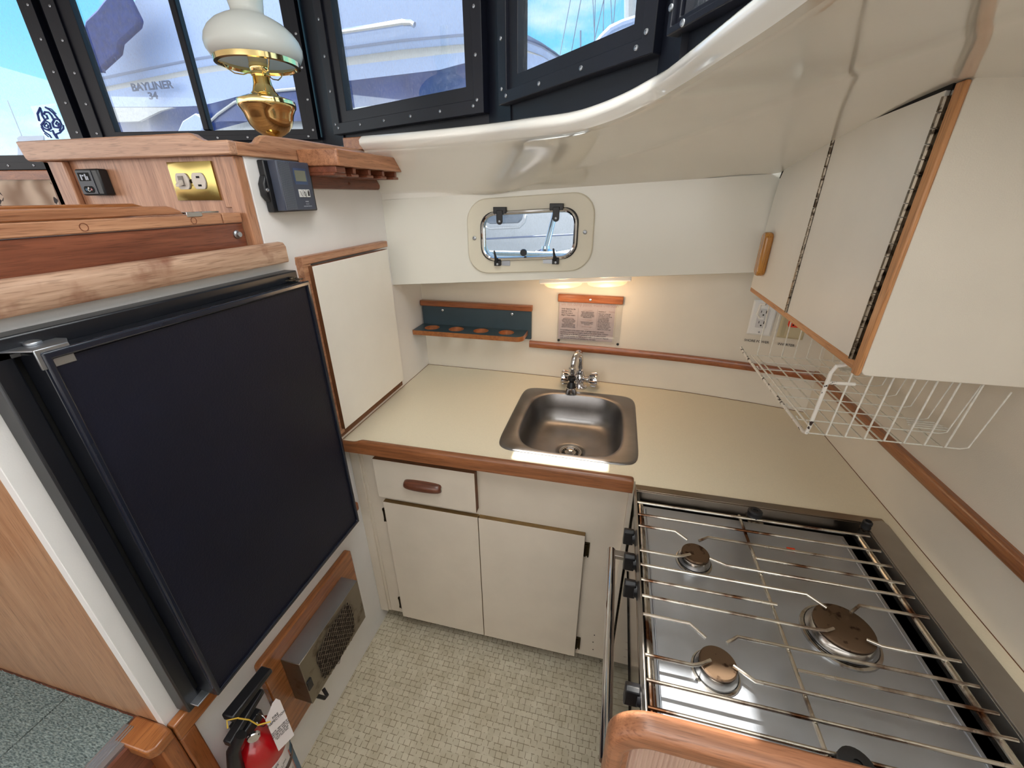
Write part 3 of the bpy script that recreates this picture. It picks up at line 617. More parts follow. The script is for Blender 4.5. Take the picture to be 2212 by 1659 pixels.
m = MB(); ol = [(shx0,shy1),(shx0,shy0),(shx1-.03,shy0)]+[(shx1-.03+.03*math.sin(a),shy0+.03-.03*math.cos(a)) for a in [PI/2*k/8 for k in range(1,9)]]+[(shx1,shy1)]
m.loft([[(x,y,z) for x,y in ol] for z in (SZ0,SZ1)]); m.build('shelf_edge', M_ora, t, sol=.0012, sharp=40)
screws(t, [(-.72,1.654,1.195),(-.405,1.654,1.195)], (0,-1,0), r=.006, mat=M_chr)
# waste placard
t = thing('placard', (-.08,1.65,1.10), 'acrylic waste-dumping notice with a mahogany bar on the back wall', 'sign')
py = 1.646
m = MB(); m.box(-.209,.044,py,py+.006,1.092,1.29); m.build('acrylic_sheet', M_acr, t, bevel=.001)
m = MB(); m.box(-.206,.041,py+.0065,py+.008,1.102,1.272); m.build('paper', plain('notice_paper',(208,196,200),.5,var=.01), t)
m = MB(); m.box(-.211,.044,py-.012,py+.004,1.262,1.293); m.build('top_bar', M_red, t, bevel=.003)
screws(t, [(-.082,py-.0125,1.276)], (0,-1,0), r=.005, mat=M_chr)
screws(t, [(-.202,py-.001,1.097),(.040,py-.001,1.097)], (0,-1,0), r=.0055, mat=M_blk, name='standoff')
ty = py+.006
text('heading', 'Do not dump plastic waste overboard', FY(-.082,ty,1.252), .022, M_inkl, t, squeeze=.68)
text('text', 'Under federal law the\ndischarge of the\nfollowing waste is\nillegal in these waters:', FY(-.196,ty,1.218), .0085, M_ink, t, align='LEFT', squeeze=.75)
text('text', '---INSIDE 3 MILES---', FY(-.165,ty,1.193), .0062, M_inkl, t, squeeze=.8)
text('text', 'GARBAGE PLASTIC, PAPER,\nMETAL, CROCKERY, DUNNAGE,\nRAGS, GLASS, FOOD WASTE\nAND ANY GARBAGE\nEXCEPT GROUND FOOD AND\nDISHWATER THAT WILL PASS\nTHROUGH A ONE INCH SCREEN', FY(-.165,ty,1.171), .0056, M_ink, t, squeeze=.7)
text('text', '---3 TO 12 MILES---', FY(-.090,ty,1.228), .0062, M_inkl, t, squeeze=.8)
text('text', 'PLASTIC, LINING, DUNNAGE\nAND PACKING MATERIALS\nTHAT FLOAT, ALSO GARBAGE\nNOT GROUND TO LESS THAN\nONE SQUARE INCH', FY(-.090,ty,1.210), .0056, M_ink, t, squeeze=.7)
text('text', '---12 TO 25 MILES---', FY(-.090,ty,1.189), .0062, M_inkl, t, squeeze=.8)
text('text', 'DUNNAGE, PLASTIC, LINING,\nAND PACKING MATERIALS\nTHAT FLOAT', FY(-.090,ty,1.174), .0056, M_ink, t, squeeze=.7)
text('text', '---OUTSIDE 25 MILES---\n\nPLASTIC', FY(-.090,ty,1.154), .0056, M_inkl, t, squeeze=.8)
text('text', 'Compliments of', FY(-.047,ty,1.226), .0055, M_ink, t, align='LEFT', squeeze=.8)
text('text', 'Yachting', FY(-.008,ty,1.227), .0085, M_inkl, t, align='LEFT', squeeze=.8)
text('text', 'Plastic trash includes bags,\nwrappings, cups and lids,\nrope, buckets, straws, fishing\nline and 6-pack holders.\nGarbage includes paper,\nglass, rags, metal, trash,\nbottles, waste and food of\nany kind except fresh fish.\nDunnage is damage from a\ndishwasher, shower, laundry\nor sink drain. Dunnage is\nmaterial used to block cargo.', FY(-.047,ty,1.185), .0059, M_ink, t, align='LEFT', squeeze=.78)
text('text', 'It is prohibited to dump plastic trash, or garbage mixed with plastic,\nanywhere in the ocean or navigable waters of the United States. Violators\nmay be fined up to $50,000 and sentenced to up to five years in prison\nunder criminal penalties and fined up to $25,000 in civil penalties. Regional,\nstate and local restrictions and penalties may also apply.', FY(-.197,ty,1.124), .0086, M_ink, t, align='LEFT', squeeze=.76)
for x_ in (-.1285,-.0515): MB().box(x_,x_+.0005,ty,ty+.001,1.155,1.235).build('divider_line', M_ink, t)
# under-deck light
t = thing('courtesy_light', (-.10,1.55,1.36), 'white twin-lens fixture glowing warm below the porthole moulding', 'light')
def lz(x): return zb(x)-.004
m = MB(); m.loft([[(x,1.50,lz(x)),(x,1.503,lz(x)-.020),(x,1.515,lz(x)-.026),(x,1.585,lz(x)-.026),(x,1.6,lz(x)-.020),(x,1.603,lz(x))] for x in (-.265,-.26,0,.055,.06)], closed=True, caps=True); m.build('housing', M_wht, t, sharp=50, bevel=.002)
M_warm = plain('warm_lens', (255,206,156), .4, var=.04, emit=.55)
for x0, x1 in ((-.250,-.112),(-.092,.048)):
    m = MB(); zc = lz((x0+x1)/2)-.026; rows = []
    for k in range(11):
        a = PI*k/10; xx = (x0+x1)/2-(x1-x0)/2*math.cos(a); s_ = max(.12,math.sin(a))**.5; zz = lz(xx)-.025
        rows.append([(xx,1.55-.038*math.cos(b)*s_**.5, zz-.025*math.sin(b)*s_) for b in [PI*j/8 for j in range(9)]])
    m.loft(rows); m.build('lens', M_warm, t, sharp=80)
for xx in (-.18,-.022):
    l = bpy.data.lights.new('lamp_glow','POINT'); l.energy = .4; l.color = (1,.70,.42); l.shadow_soft_size = .03
    o = bpy.data.objects.new('lamp_glow', l); COL.objects.link(o); o.location = (xx,1.515,lz(xx)-.085)
# porthole
t = thing('porthole', (PHc[0],HY,PHc[1]), 'opening porthole with a cream rim, chrome frame and black hinges', 'porthole')
def rr2(hx, hz, r): return rrect(PHc[0]-hx,PHc[0]+hx,PHc[1]-hz,PHc[1]+hz,r,8)
def shear(L): return [(x, z+(x-PHc[0])*.055) for x,z in L]
m = MB(); m.ring(shear(rr2(.216,.122,.072)), shear(rr2(.150,.070,.040)), 1, HY-.010, HY-.0005); m.build('trim_ring', plain('porthole_cream',(218,212,194),.35,var=.03), t, bevel=.004, sharp=30)
m = MB(); m.ring(shear(rr2(.166,.080,.048)), shear(rr2(.152,.070,.042)), 1, HY-.016, HY-.006); m.build('gasket', M_blk, t, bevel=.002)
m = MB(); m.tube([(x,HY-.016,z) for x,z in shear(rr2(.157,.073,.044))], .0062, 8, closed=True); m.build('chrome_frame', M_chr, t)
m = MB(); m.prism(shear(rr2(.153,.069,.042)), 1, HY-.008, HY-.003); m.build('pane', glass('port_glass',(.93,.96,1),.15,haze=.15), t)
for hx in (-.094,.094):
    z = PHc[1]+.083+hx*.055; h = PHc[0]+hx
    m = MB(); m.box(h-.022,h+.022,HY-.026,HY-.006,z-.010,z+.010); m.prism([(h-.0105,z),(h-.0105,z-.034)]+[(h-.0105*math.cos(a),z-.034-.0105*math.sin(a)) for a in [PI*k/8 for k in range(1,8)]]+[(h+.0105,z-.034),(h+.0105,z)], 1, HY-.030, HY-.022)
    hg = m.build('hinge', M_blk, t, bevel=.0015); screws(hg, [(h,HY-.031,z-.034)], (0,-1,0), r=.004)
for hx, ln in ((-.105,-1),(.098,-1)):
    z = PHc[1]-.083+hx*.055; h = PHc[0]+hx
    m = MB(); m.box(h-.012,h+.010,HY-.026,HY-.008,z-.012,z+.006); m.tube([(h-.002,HY-.028,z),(h-.008,HY-.034,z+.040)], .004, 8, taper=[.006,.003]); dg_ = m.build('dog_latch', M_blk, t, bevel=.0012); screws(dg_, [(h,HY-.027,z-.006)], (0,-1,0), r=.0042)
    m = MB(); m.box(h+.012 if hx<0 else h-.045, h+.042 if hx<0 else h-.012, HY-.013,HY-.008,z-.012,z+.006); m.build('latch_recess', M_al, t)
m = MB(); m.lathe([(.004,0),(.004,.012),(.011,.014),(.012,.022),(.010,.026),(.0001,.026)], n=16, M=frame_from((PHc[0]-.012,HY-.006,PHc[1]-.054),(1,0,0),(0,0,1)))
m.build('knob', M_blk, t)
screws(t, [(PHc[0]-.19,HY-.0105,PHc[1]-.012),(PHc[0]+.188,HY-.0105,PHc[1]+.012)], (0,-1,0), r=.007)
# upper left locker door
t = thing('wall_locker', (-.81,1.18,.95), 'white locker door framed in teak on the bulkhead beside the counter', 'cabinet')
m = MB(); m.box(-.826,-.803,.955,1.40,1.487,1.507); m.box(-.826,-.803,.955,.985,.958,1.487); m.build('frame', M_wyl2, t, bevel=.002)
m = MB(); m.box(-.826,-.806,.97,1.385,.945,.972); m.build('bottom_rail', M_edge, t, bevel=.001)
dd = slab('door', [M_door, M_edge], t, -.806,-.790,.972,1.372,.976,1.482, front=0)
# refrigerator
t = thing('refrigerator', (-.80,.63,.66), 'black built-in refrigerator with metal latches in the left bulkhead', 'refrigerator')
m = MB(); m.ring([(.322,.655),(.912,.655),(.912,1.482),(.322,1.482)], [(.350,.68),(.888,.68),(.888,1.455),(.350,1.455)], 0, -.826, -.790); m.build('frame', M_fride, t, bevel=.003)
m = MB(); m.box(-.826,-.802,.350,.888,.68,1.455); m.build('liner', M_void, t)
dr_ = MB(); dr_.box(-.797,-.754,.357,.896,.672,1.457); D = dr_.build('door', M_fride, t, bevel=.002)
m = MB(); m.box(-.754,-.7515,.366,.888,.682,1.446); m.build('door_panel', M_frid, D)
m = MB(); m.ring([(.357,.672),(.897,.672),(.897,1.460),(.357,1.460)],[(.366,.682),(.888,.682),(.888,1.448),(.366,1.448)],0,-.756,-.746); m.build('door_trim', plain('fridge_trim_gloss',(26,30,42),.16,var=.1), D, bevel=.0025, seg=3)
m = MB(); lz_ = 1.462
m.prism([(-.80,.335),(-.80,.40),(-.775,.405),(-.752,.392),(-.752,.352),(-.775,.345)], 2, lz_, lz_+.003); m.box(-.7535,-.7500,.352,.392,lz_-.026,lz_+.003); m.lathe([(.010,0),(.010,.004),(.004,.006),(.0001,.006)], c=(-.785,.372,lz_+.003), n=14); m.box(-.80,-.79,.30,.36,lz_-.01,lz_+.002)
m.build('latch', M_al, t, bevel=.001)
m = MB(); m.prism([(-.80,.865),(-.80,.905),(-.765,.900),(-.760,.870)], 2, lz_, lz_+.0025); m.lathe([(.007,0),(.007,.004),(.0001,.005)], c=(-.785,.885,lz_+.0025), n=12); m.build('hinge', M_hinge, t, bevel=.0006)
m = MB(); m.box(-.805,-.77,.33,.362,.672,.676); m.box(-.806,-.803,.325,.352,.66,.69); m.build('hinge', M_al, t, bevel=.0006)
m = MB(); m.lathe([(.008,0),(.007,.003),(.0001,.005)], n=14, M=frame_from((-.7975,.345,1.27),(0,1,0),(0,0,1))); m.build('bumper', M_blk, t)
# gas heater on its board
t = thing('heater', (-.80,.68,.2), 'metal-cased cabin heater on a varnished wooden board beside the fire extinguisher', 'heater')
m = MB(); m.prism(rrect(.486,.892,.196,.536,.012,4), 0, -.826, -.803); m.build('mounting_board', wood('varnished_board',(122,66,28),(172,106,54),1,rough=.22,coat=.5), t, bevel=.004)
m = MB(); m.box(-.803,-.742,.541,.822,.300,.482); hc = m.build('case', M_hood, t, bevel=.0015)
m = MB(); m.box(-.8015,-.743,.543,.820,.4815,.4835); m.build('case_top', M_al, hc)
m = MB(); dia = [(.594,.405),(.60,.432),(.66,.457),(.757,.457),(.768,.42),(.766,.36),(.755,.318),(.66,.302),(.60,.322)]
m.prism(dia, 0, -.7422, -.7405); m.build('grille_opening', plain('grille_dark',(38,28,24),.7), hc)
m = MB()
def inside(y, z):
    c = False; n_ = len(dia)
    for i in range(n_):
        a, b = dia[i], dia[(i+1)%n_]
        if (a[1]>z) != (b[1]>z) and y < (b[0]-a[0])*(z-a[1])/(b[1]-a[1])+a[0]: c = not c
    return c
for iy in range(14):
    for iz in range(17):
        y, z = .585+iy*.0155+(.00775 if iz%2 else 0), .305+iz*.0095
        if inside(y,z):
            for sy_, sz_ in ((1,1),(1,-1)):
                m.tube([(-.7392,y-.0078,z),( -.7392,y,z+.0095*sz_)], .0008, 4); m.tube([(-.7392,y+.0078,z),(-.7392,y,z+.0095*sz_)], .0009, 4)
m.build('grille', M_hinge, hc)
m = MB(); m.box(-.742,-.738,.542,.560,.362,.398); m.build('switch', M_blk, hc, bevel=.001)
m = MB(); m.tube([(-.80,.60,.21),(-.785,.615,.175),(-.79,.63,.16),(-.81,.64,.17)], .006, 8); m.build('gas_hose', M_blk, t)
# fire extinguisher
ex, ey, R = -.757, .386, .060
t = thing('fire_extinguisher', (ex,ey,.14), 'red fire extinguisher with a hanging paper tag strapped to the bulkhead', 'fire extinguisher')
m = MB(); m.lathe([(.03,.14),(.045,.145),(R,.16),(R,.40)]+[(R*math.cos(a),.40+.07*math.sin(a)) for a in [PI/2*k/8 for k in range(1,7)]]+[(.018,.472),(.018,.487),(.0001,.487)], c=(ex,ey,0), n=36); m.build('cylinder', M_red2, t)
def cyl_patch(a0, a1, z0, z1, r, n=14):
    m = MB(); m.loft([[(ex+r*math.cos(a0+(a1-a0)*k/n), ey+r*math.sin(a0+(a1-a0)*k/n), z) for k in range(n+1)] for z in (z0,z1)]); return m
lb = cyl_patch(-2.2,1.0,.18,.385,R+.0006).build('label', M_lab, t)
cyl_patch(-2.2,-1.15,.18,.385,R+.0010).build('label_band', M_ink, lb); cyl_patch(.45,1.0,.18,.355,R+.0010).build('label_stripe', M_blue, lb); cyl_patch(.40,.46,.18,.36,R+.0012).build('label_line', M_red2, lb)
def wraptext(name, s, ang, z, size, mat, squeeze=1, line=1):
    o = text(name, s, Matrix.Identity(4), size, mat, None, squeeze=squeeze, line=line)
    for v in o.data.vertices:
        a = ang + v.co.x/R; zz = z+v.co.y; v.co = Vector((ex+(R+.0014)*math.cos(a), ey+(R+.0014)*math.sin(a), zz)) - Vector((ex,ey,.14)) - Vector((0,0,0))
    o.parent = lb; return o
wraptext('text','INSTRUCTIONS',-.80,.374,.014,M_ink,.8); wraptext('text','1. HOLD UPRIGHT, PULL PIN\n2. STAND BACK 6 FEET\nAIM AT BASE OF FIRE',-.6,.345,.009,M_ink,.8)
wraptext('text','A',-1.6,.335,.022,M_lab); wraptext('text','B',-1.6,.285,.022,M_lab); wraptext('text','C',-1.6,.235,.022,M_lab)
wraptext('text','3. SQUEEZE LEVER\nAND SWEEP SIDE TO SIDE\nDRY CHEMICAL TYPE',-.45,.295,.010,M_ink,.8); wraptext('text','USE ON\nTRASH WOOD PAPER\nLIQUIDS GREASE',-.45,.245,.009,M_ink,.8)
cyl_patch(-PI,PI,.318,.334,R+.0022,40).build('strap', plain('strap_metal',(70,48,42),.35,metal=.6), t)
m = MB(); m.box(-.826,-.812,.385,.425,.16,.46); m.build('bracket', M_blk, t, bevel=.002)
m = MB(); m.box(ex-.018,ex+.018,ey-.02,ey+.03,.485,.515); m.prism([(ey-.05,.512),(ey+.055,.535),(ey+.055,.55),(ey-.05,.530)], 0, ex-.010, ex+.012); m.build('valve_head', M_blk, t, bevel=.003)
m = MB(); m.prism([(ey-.028,.568),(ey+.088,.566),(ey+.088,.580),(ey-.028,.588)], 0, ex-.016, ex+.016); m.build('lever', M_blk, t, bevel=.004)
m = MB(); m.tube([(ex+.022,ey-.03,.53),(ex+.01,ey-.05,.50),(ex+.008,ey-.06,.45),(ex+.004,ey-.058,.41)], .014, 12, taper=[.012,.014,.016,.018]); m.build('nozzle', M_blk, t)
m = MB(); m.tube([(ex+.03+.016*math.cos(a), ey+.012+.004*math.sin(a), .508+.016*math.sin(a)) for a in [2*PI*k/20 for k in range(20)]], .0013, 6, closed=True); m.build('pull_pin', M_chr, t)
m = MB(); m.lathe([(.014,0),(.014,.006),(.012,.008),(.0001,.008)], n=20, M=frame_from((ex+.028,ey-.012,.492),(.6,.5,0),(0,.1,1))); m.build('gauge', M_chr, t)
m = MB(); m.tube([(ex+.02,ey-.02,.575),(ex+.03,ey-.008,.55),(ex+.036,ey,.515),(ex+.058,ey+.014,.512)], .0016, 6); m.tube([(ex+.022,ey-.02,.578),(ex+.01,ey-.035,.592),(ex+.02,ey-.045,.585)], .0016, 6); m.build('string', M_yel, t)
MT = frame_from((ex+.060,ey+.026,.475), (.42,.90,.12), (-.12,.08,1))
m = MB(); m.prism([(-.020,-.066),(.020,-.066),(.020,.060),(.014,.074),(.004,.070),(-.020,.044)], 2, 0, .0012, M=MT @ Matrix.Identity(4)); tg = m.build('tag', M_lab, t)
text('text','FIRE\nINSPECTION', MT @ Matrix.Translation((0,.028,.0016)), .010, M_ink, tg, squeeze=.8)
text('text','DATE   SERVICED BY\nRECHARGE  ANNUAL\nJAN FEB MAR APR MAY\nJUN JUL AUG SEP\nOCT NOV DEC', MT @ Matrix.Translation((0,-.018,.0016)), .0062, M_ink, tg, squeeze=.7)
# gas detector
t = thing('gas_detector', (-.81,.98,1.62), 'dark grey gas detector with a small screen and three white buttons', 'detector')
m = MB(); m.box(-.824,-.806,.900,1.060,1.618,1.730); m.prism([(.900,1.70),(.888,1.68),(.888,1.655),(.900,1.64)], 0, -.824, -.806); m.build('back_case', M_blk, t, bevel=.003)
m = MB(); m.box(-.806,-.782,.912,1.024,1.621,1.730); fc = m.build('front_case', M_det, t, bevel=.002)
m = MB(); 
for k in range(12): m.box(-.7825,-.7805,.914+k*.0033,.9155+k*.0033,1.623,1.728)
m.build('rib', plain('rib_grey',(92,96,108),.4), fc)
m = MB(); m.box(-.783,-.7812,.9625,1.008,1.680,1.716); m.build('bezel', plain('bezel_blue',(60,78,112),.35), fc); m = MB(); m.box(-.7815,-.7806,.966,1.004,1.687,1.711); m.build('screen', M_lcd, fc)
for k in range(3):
    y0 = .968+k*.0138; m = MB(); m.box(-.7825,-.7800,y0,y0+.0118,1.651,1.669); bt = m.build('button', M_btn, fc, bevel=.0008)
    m = MB()
    if k == 0: m.tube([(-.7797,y0+.003,1.665),(-.7797,y0+.007,1.660),(-.7797,y0+.005,1.659),(-.7797,y0+.009,1.654)], .0006, 4)
    if k == 1: m.tube([(-.7797,y0+.0058+.0036*math.cos(a),1.659+.0042*math.sin(a)) for a in [2*PI*j/12 for j in range(12)]], .0006, 4, closed=True); m.tube([(-.7797,y0+.002,1.667),(-.7797,y0+.010,1.652)], .0006, 4)
    if k == 2: m.box(-.7800,-.7794,y0+.003,y0+.009,1.654,1.664); m.box(-.7800,-.7794,y0+.0045,y0+.0075,1.664,1.667)
    m.build('icon', M_ink, bt)
text('text','ELECTRO SYSTEMS', FX(-.7812,.992,1.630), .0036, M_sil, fc); text('text','MARINE', FX(-.7812,.992,1.641), .0034, M_sil, fc); m = MB(); m.tube([(-.7812,.992+.005*c_,1.6355+.0014*s_) for c_,s_ in ((-1,-1),(1,-1),(1,1),(-1,1))], .0003, 4, closed=True); m.build('logo', M_sil, fc)
screws(t, [(-.8055,.894,1.667)], (1,0,0), r=.005)
# ================================================================ LEFT CONSOLE AND RAILS
t = thing('console', (-1.1,.85,1.60), 'teak console with fiddled shelf holding the oil lamp and brass outlet plate', 'cabinet')
m = MB(); m.box(-1.385,-.83,.852,.87,1.58,1.738); m.build('panel', M_plyz, t)
m = MB(); m.box(-1.392,-1.325,.838,.852,1.60,1.735); m.box(-1.392,-1.372,.838,.90,1.60,1.735); m.build('stile', M_wz, t, bevel=.003)
m = MB(); m.box(-.868,-.827,.842,.868,1.545,1.735); m.build('corner_post', M_wz, t, bevel=.003)
m = MB(); m.box(-.888,-.868,.846,.852,1.63,1.735); m.build('corner_bead', M_wz, t, bevel=.002)
m = MB(); m.prism([(-1.42,.86),(-.84,.86),(-.84,1.40),(-1.15,1.52),(-2.0,1.36),(-1.42,1.2)], 2, 1.728, 1.742); m.build('shelf', M_wxl, t)
m = MB(); zt_ = 1.778; zl = 1.762
m.prism([(-1.425,1.741),(-1.435,zt_),(-.915,zt_),(-.905,1.776),(-.893,1.768),(-.880,1.763),(-.866,zl),(-.816,zl),(-.816,1.735),(-1.418,1.735)], 1, .826, .846)
m.build('fiddle', M_wxl, t, bevel=.003)
m = MB(); m.prism([(.8465,1.735),(.8465,zl),(.895,zl),(.912,1.766),(.925,1.777),(.94,1.783),(1.05,1.786),(1.30,1.788),(1.385,1.786),(1.40,1.780),(1.40,1.737),(1.05,1.735)], 0, -.838, -.818); m.build('side_fiddle', M_wyl2, t, bevel=.003)
m = MB(); m.prism([(-.90,1.37),(-.775,1.355),(-.765,1.385),(-.90,1.405)], 2, 1.790, 1.826); m.box(-.84,-.81,1.37,1.42,1.735,1.79); m.build('end_block', M_ora, t, bevel=.002)
# glass rack
t = thing('glass_rack', (-.78,1.25,1.68), 'teak stemware rack with slotted underside at the top of the bulkhead', 'rack')
m = MB(); m.prism([(-.817,1.032),(-.705,1.032),(-.700,1.037),(-.700,1.378),(-.708,1.386),(-.817,1.386)], 2, 1.723, 1.762); m.build('shelf_block', M_wy, t, bevel=.003)
for k in range(5):
    m = MB(); y0 = 1.036+k*.076; m.box(-.822,-.712,y0,y0+.012+(.028 if k==0 else 0),1.708,1.723); m.box(-.822,-.716,y0-.004,y0+.030+(.018 if k==0 else 0),1.701,1.708); m.build('slot_rail', M_wyd, t, bevel=.0015)
m = MB(); m.prism(rrect(1.052,1.415,1.672,1.72,.014,5), 0, -.826, -.812); m.build('back_plate', M_wyd, t, bevel=.002)
screws(t, [(-.8115,1.235,1.688)], (1,0,0), r=.005, mat=M_wyd)
# outlet and thermostat
t = thing('brass_outlet', (-.96,.85,1.65), 'polished brass plate with an almond switch and two-slot socket', 'outlet')
m = MB(); y_ = .852
m.loft([[(-1.022,y_,1.646),(-.898,y_,1.646),(-.898,y_,1.726),(-1.022,y_,1.726)],[(-1.022,y_-.004,1.646),(-.898,y_-.004,1.646),(-.898,y_-.004,1.726),(-1.022,y_-.004,1.726)],[(-1.012,y_-.008,1.654),(-.908,y_-.008,1.654),(-.908,y_-.008,1.718),(-1.012,y_-.008,1.718)]], closed=True, caps=True); m.build('plate', M_plate, t)
for cx in (-.984,-.938):
    m = MB(); oval = [(cx+.0185*math.cos(a), 1.686+.021*max(-.8,min(.8,math.sin(a)*1.05))) for a in [2*PI*k/32 for k in range(32)]]; m.prism(oval, 1, y_-.0115, y_-.0075); b_ = m.build('receptacle', plain('almond',(200,190,180),.4,var=.02), t, bevel=.0008)
    m = MB()
    if cx < -.96:
        m.box(cx-.007,cx+.006,y_-.014,y_-.011,1.676,1.697); m.build('switch_frame', plain('almond_dark',(120,112,105),.5), b_); m = MB(); m.prism([(y_-.012,1.690),(y_-.026,1.680),(y_-.026,1.674),(y_-.012,1.679)], 0, cx-.0055, cx+.0045); m.build('toggle', plain('almond',(200,190,180),.4), b_, bevel=.001)
    else: m.box(cx-.003,cx+.006,y_-.0122,y_-.011,1.692,1.696); m.box(cx-.003,cx+.006,y_-.0122,y_-.011,1.675,1.679); m.build('slot', M_void, b_)
screws(t, [(-.961,y_-.0085,1.686)], (0,-1,0), r=.0045, mat=M_hbr)
t = thing('thermostat', (-1.24,.85,1.66), 'small black thermostat controller with a tiny display on the teak console', 'thermostat')
m = MB(); m.box(-1.285,-1.212,.828,.852,1.658,1.716); b_ = m.build('case', M_blk, t, bevel=.004)
m = MB(); m.box(-1.281,-1.232,.8268,.829,1.662,1.712); m.build('face_plate', plain('dark_face',(36,40,52),.4), b_)
m = MB(); m.box(-1.275,-1.240,.8262,.8275,1.690,1.708); m.build('display', M_void, b_)
m = MB(); m.box(-1.268,-1.264,.8255,.8265,1.692,1.704); m.box(-1.262,-1.257,.8255,.8265,1.700,1.703); m.box(-1.254,-1.250,.8255,.8265,1.692,1.705); m.box(-1.248,-1.245,.8255,.8265,1.692,1.700); m.build('digit', M_sil, b_)
m = MB(); m.prism(rrect(-1.272,-1.240,1.664,1.679,.007,5), 1, .8262, .8275); k_ = m.build('button_pad', M_void, b_)
m = MB(); m.tube([(-1.256+.0038*math.cos(a),.8258,1.6715+.0038*math.sin(a)) for a in [.9+ (2*PI-.9+.2)*k/12 for k in range(12)]], .0007, 4); m.tube([(-1.256,.8258,1.672),(-1.256,.8258,1.677)], .0007, 4); m.build('power_icon', M_wht, k_)
m = MB(); m.prism([(-1.268,1.6715),(-1.263,1.675),(-1.263,1.668)], 1, .8255, .8265); m.build('arrow', M_blue, k_); m = MB(); m.prism([(-1.244,1.6715),(-1.249,1.675),(-1.249,1.668)], 1, .8255, .8265); m.build('arrow', M_red2, k_)
# table leaf and planks behind the ledge
t = thing('folding_table', (-.86,.5,1.545), 'stack of teak table leaves with a plated hinge behind the fridge ledge', 'table')
m = MB(); m.box(-.868,-.846,-.3,.838,1.500,1.598); m.build('apron', M_wyd, t, bevel=.001)
m = MB(); m.box(-.872,-.842,-.3,.786,1.5995,1.620); m.box(-.872,-.842,.789,.838,1.5995,1.620); m.build('lower_leaf', M_wyl2, t, bevel=.002)
m = MB(); m.prism([(-.3,1.6215),(.705,1.6215),(.700,1.628),(.685,1.635),(.675,1.637),(-.3,1.638)], 0, -.868, -.846); m.build('upper_leaf', M_wy, t, bevel=.002)
m = MB(); m.prism([(.30,1.60),(.70,1.6215),(.70,1.63),(.66,1.642),(.30,1.642)], 0, -.92, -.905); m.build('rear_leaf', M_ora, t, bevel=.002)
m = MB(); m.box(-.862,-.846,.706,.786,1.6215,1.6255); m.box(-.848,-.8405,.706,.74,1.616,1.6255); m.build('table_hinge', M_chr, t, bevel=.0008)
for y in (.525,.718): m = MB(); m.lathe([(.0065,0),(.0065,.0006),(.0055,.0006),(.0055,0)], n=20, M=frame_from((-.8418,y,1.609),(0,1,0),(0,0,1)), caps=False); m.build('plug', M_wyd, t)
m = MB(); m.lathe([(.009,0),(.009,.003),(.006,.005),(.0055,.010),(.0001,.010)], n=16, M=frame_from((-.8455,.815,1.575),(0,1,0),(0,0,1))); m.build('snap_stud', M_al, t)
t = thing('ledge_fiddle', (-.81,.5,1.50), 'weathered teak fiddle rail running above the refrigerator', 'rail')
m = MB(); prof = [(-.828,1.503),(-.802,1.503),(-.800,1.507),(-.800,1.540),(-.806,1.549),(-.820,1.551),(-.828,1.545)]
m.loft([[(x,y,z) for x,z in prof] for y in (-.3,.2,.6,.905)], closed=True, caps=True); m.build('rail', M_wyl, t, sharp=50)
# cushion and settee behind
t = thing('settee_cushion', (-1.9,1.0,1.5), 'patterned tan tapestry cushion seen behind the teak console', 'cushion')
def tapestry():
    m, t_, b = base('tapestry'); nn = t_.nodes.new; lk = t_.links.new; co = nn('ShaderNodeTexCoord'); ck = nn('ShaderNodeTexChecker'); mp = nn('ShaderNodeMapping'); mp.inputs['Rotation'].default_value = (0,PI/4,0); ck.inputs['Scale'].default_value = 48
    ck.inputs[1].default_value = S((60,56,58)); ck.inputs[2].default_value = S((196,176,160)); n = nn('ShaderNodeTexNoise'); n.inputs['Scale'].default_value = 5; wv = nn('ShaderNodeTexWave'); wv.inputs['Scale'].default_value = 3; wv.inputs['Distortion'].default_value = 14; wv.inputs['Detail'].default_value = 3
    r = nn('ShaderNodeValToRGB'); r.color_ramp.elements[0].color = S((150,126,108)); r.color_ramp.elements[1].color = S((206,186,168)); r2 = nn('ShaderNodeMath'); r2.operation = 'GREATER_THAN'; r2.inputs[1].default_value = .5; mx = nn('ShaderNodeMix'); mx.data_type = 'RGBA'
    lk(co.outputs['Object'], mp.inputs[0]); lk(mp.outputs[0], ck.inputs['Vector']); lk(co.outputs['Object'], n.inputs['Vector']); lk(co.outputs['Object'], wv.inputs['Vector']); lk(wv.outputs['Fac'], r.inputs[0]); lk(n.outputs['Fac'], r2.inputs[0]); lk(r2.outputs[0], mx.inputs[0]); lk(r.outputs[0], mx.inputs[6]); lk(ck.outputs[0], mx.inputs[7]); lk(mx.outputs[2], b.inputs['Base Color']); b.inputs['Roughness'].default_value = .9
    return m
MC_ = frame_from((-2.02,1.33,0), -wdir, (0,0,1))
m = MB(); m.box(-.2,1.3,1.35,1.722,0,.09,M=MC_); m.build('cushion', tapestry(), t, bevel=.02, seg=4)
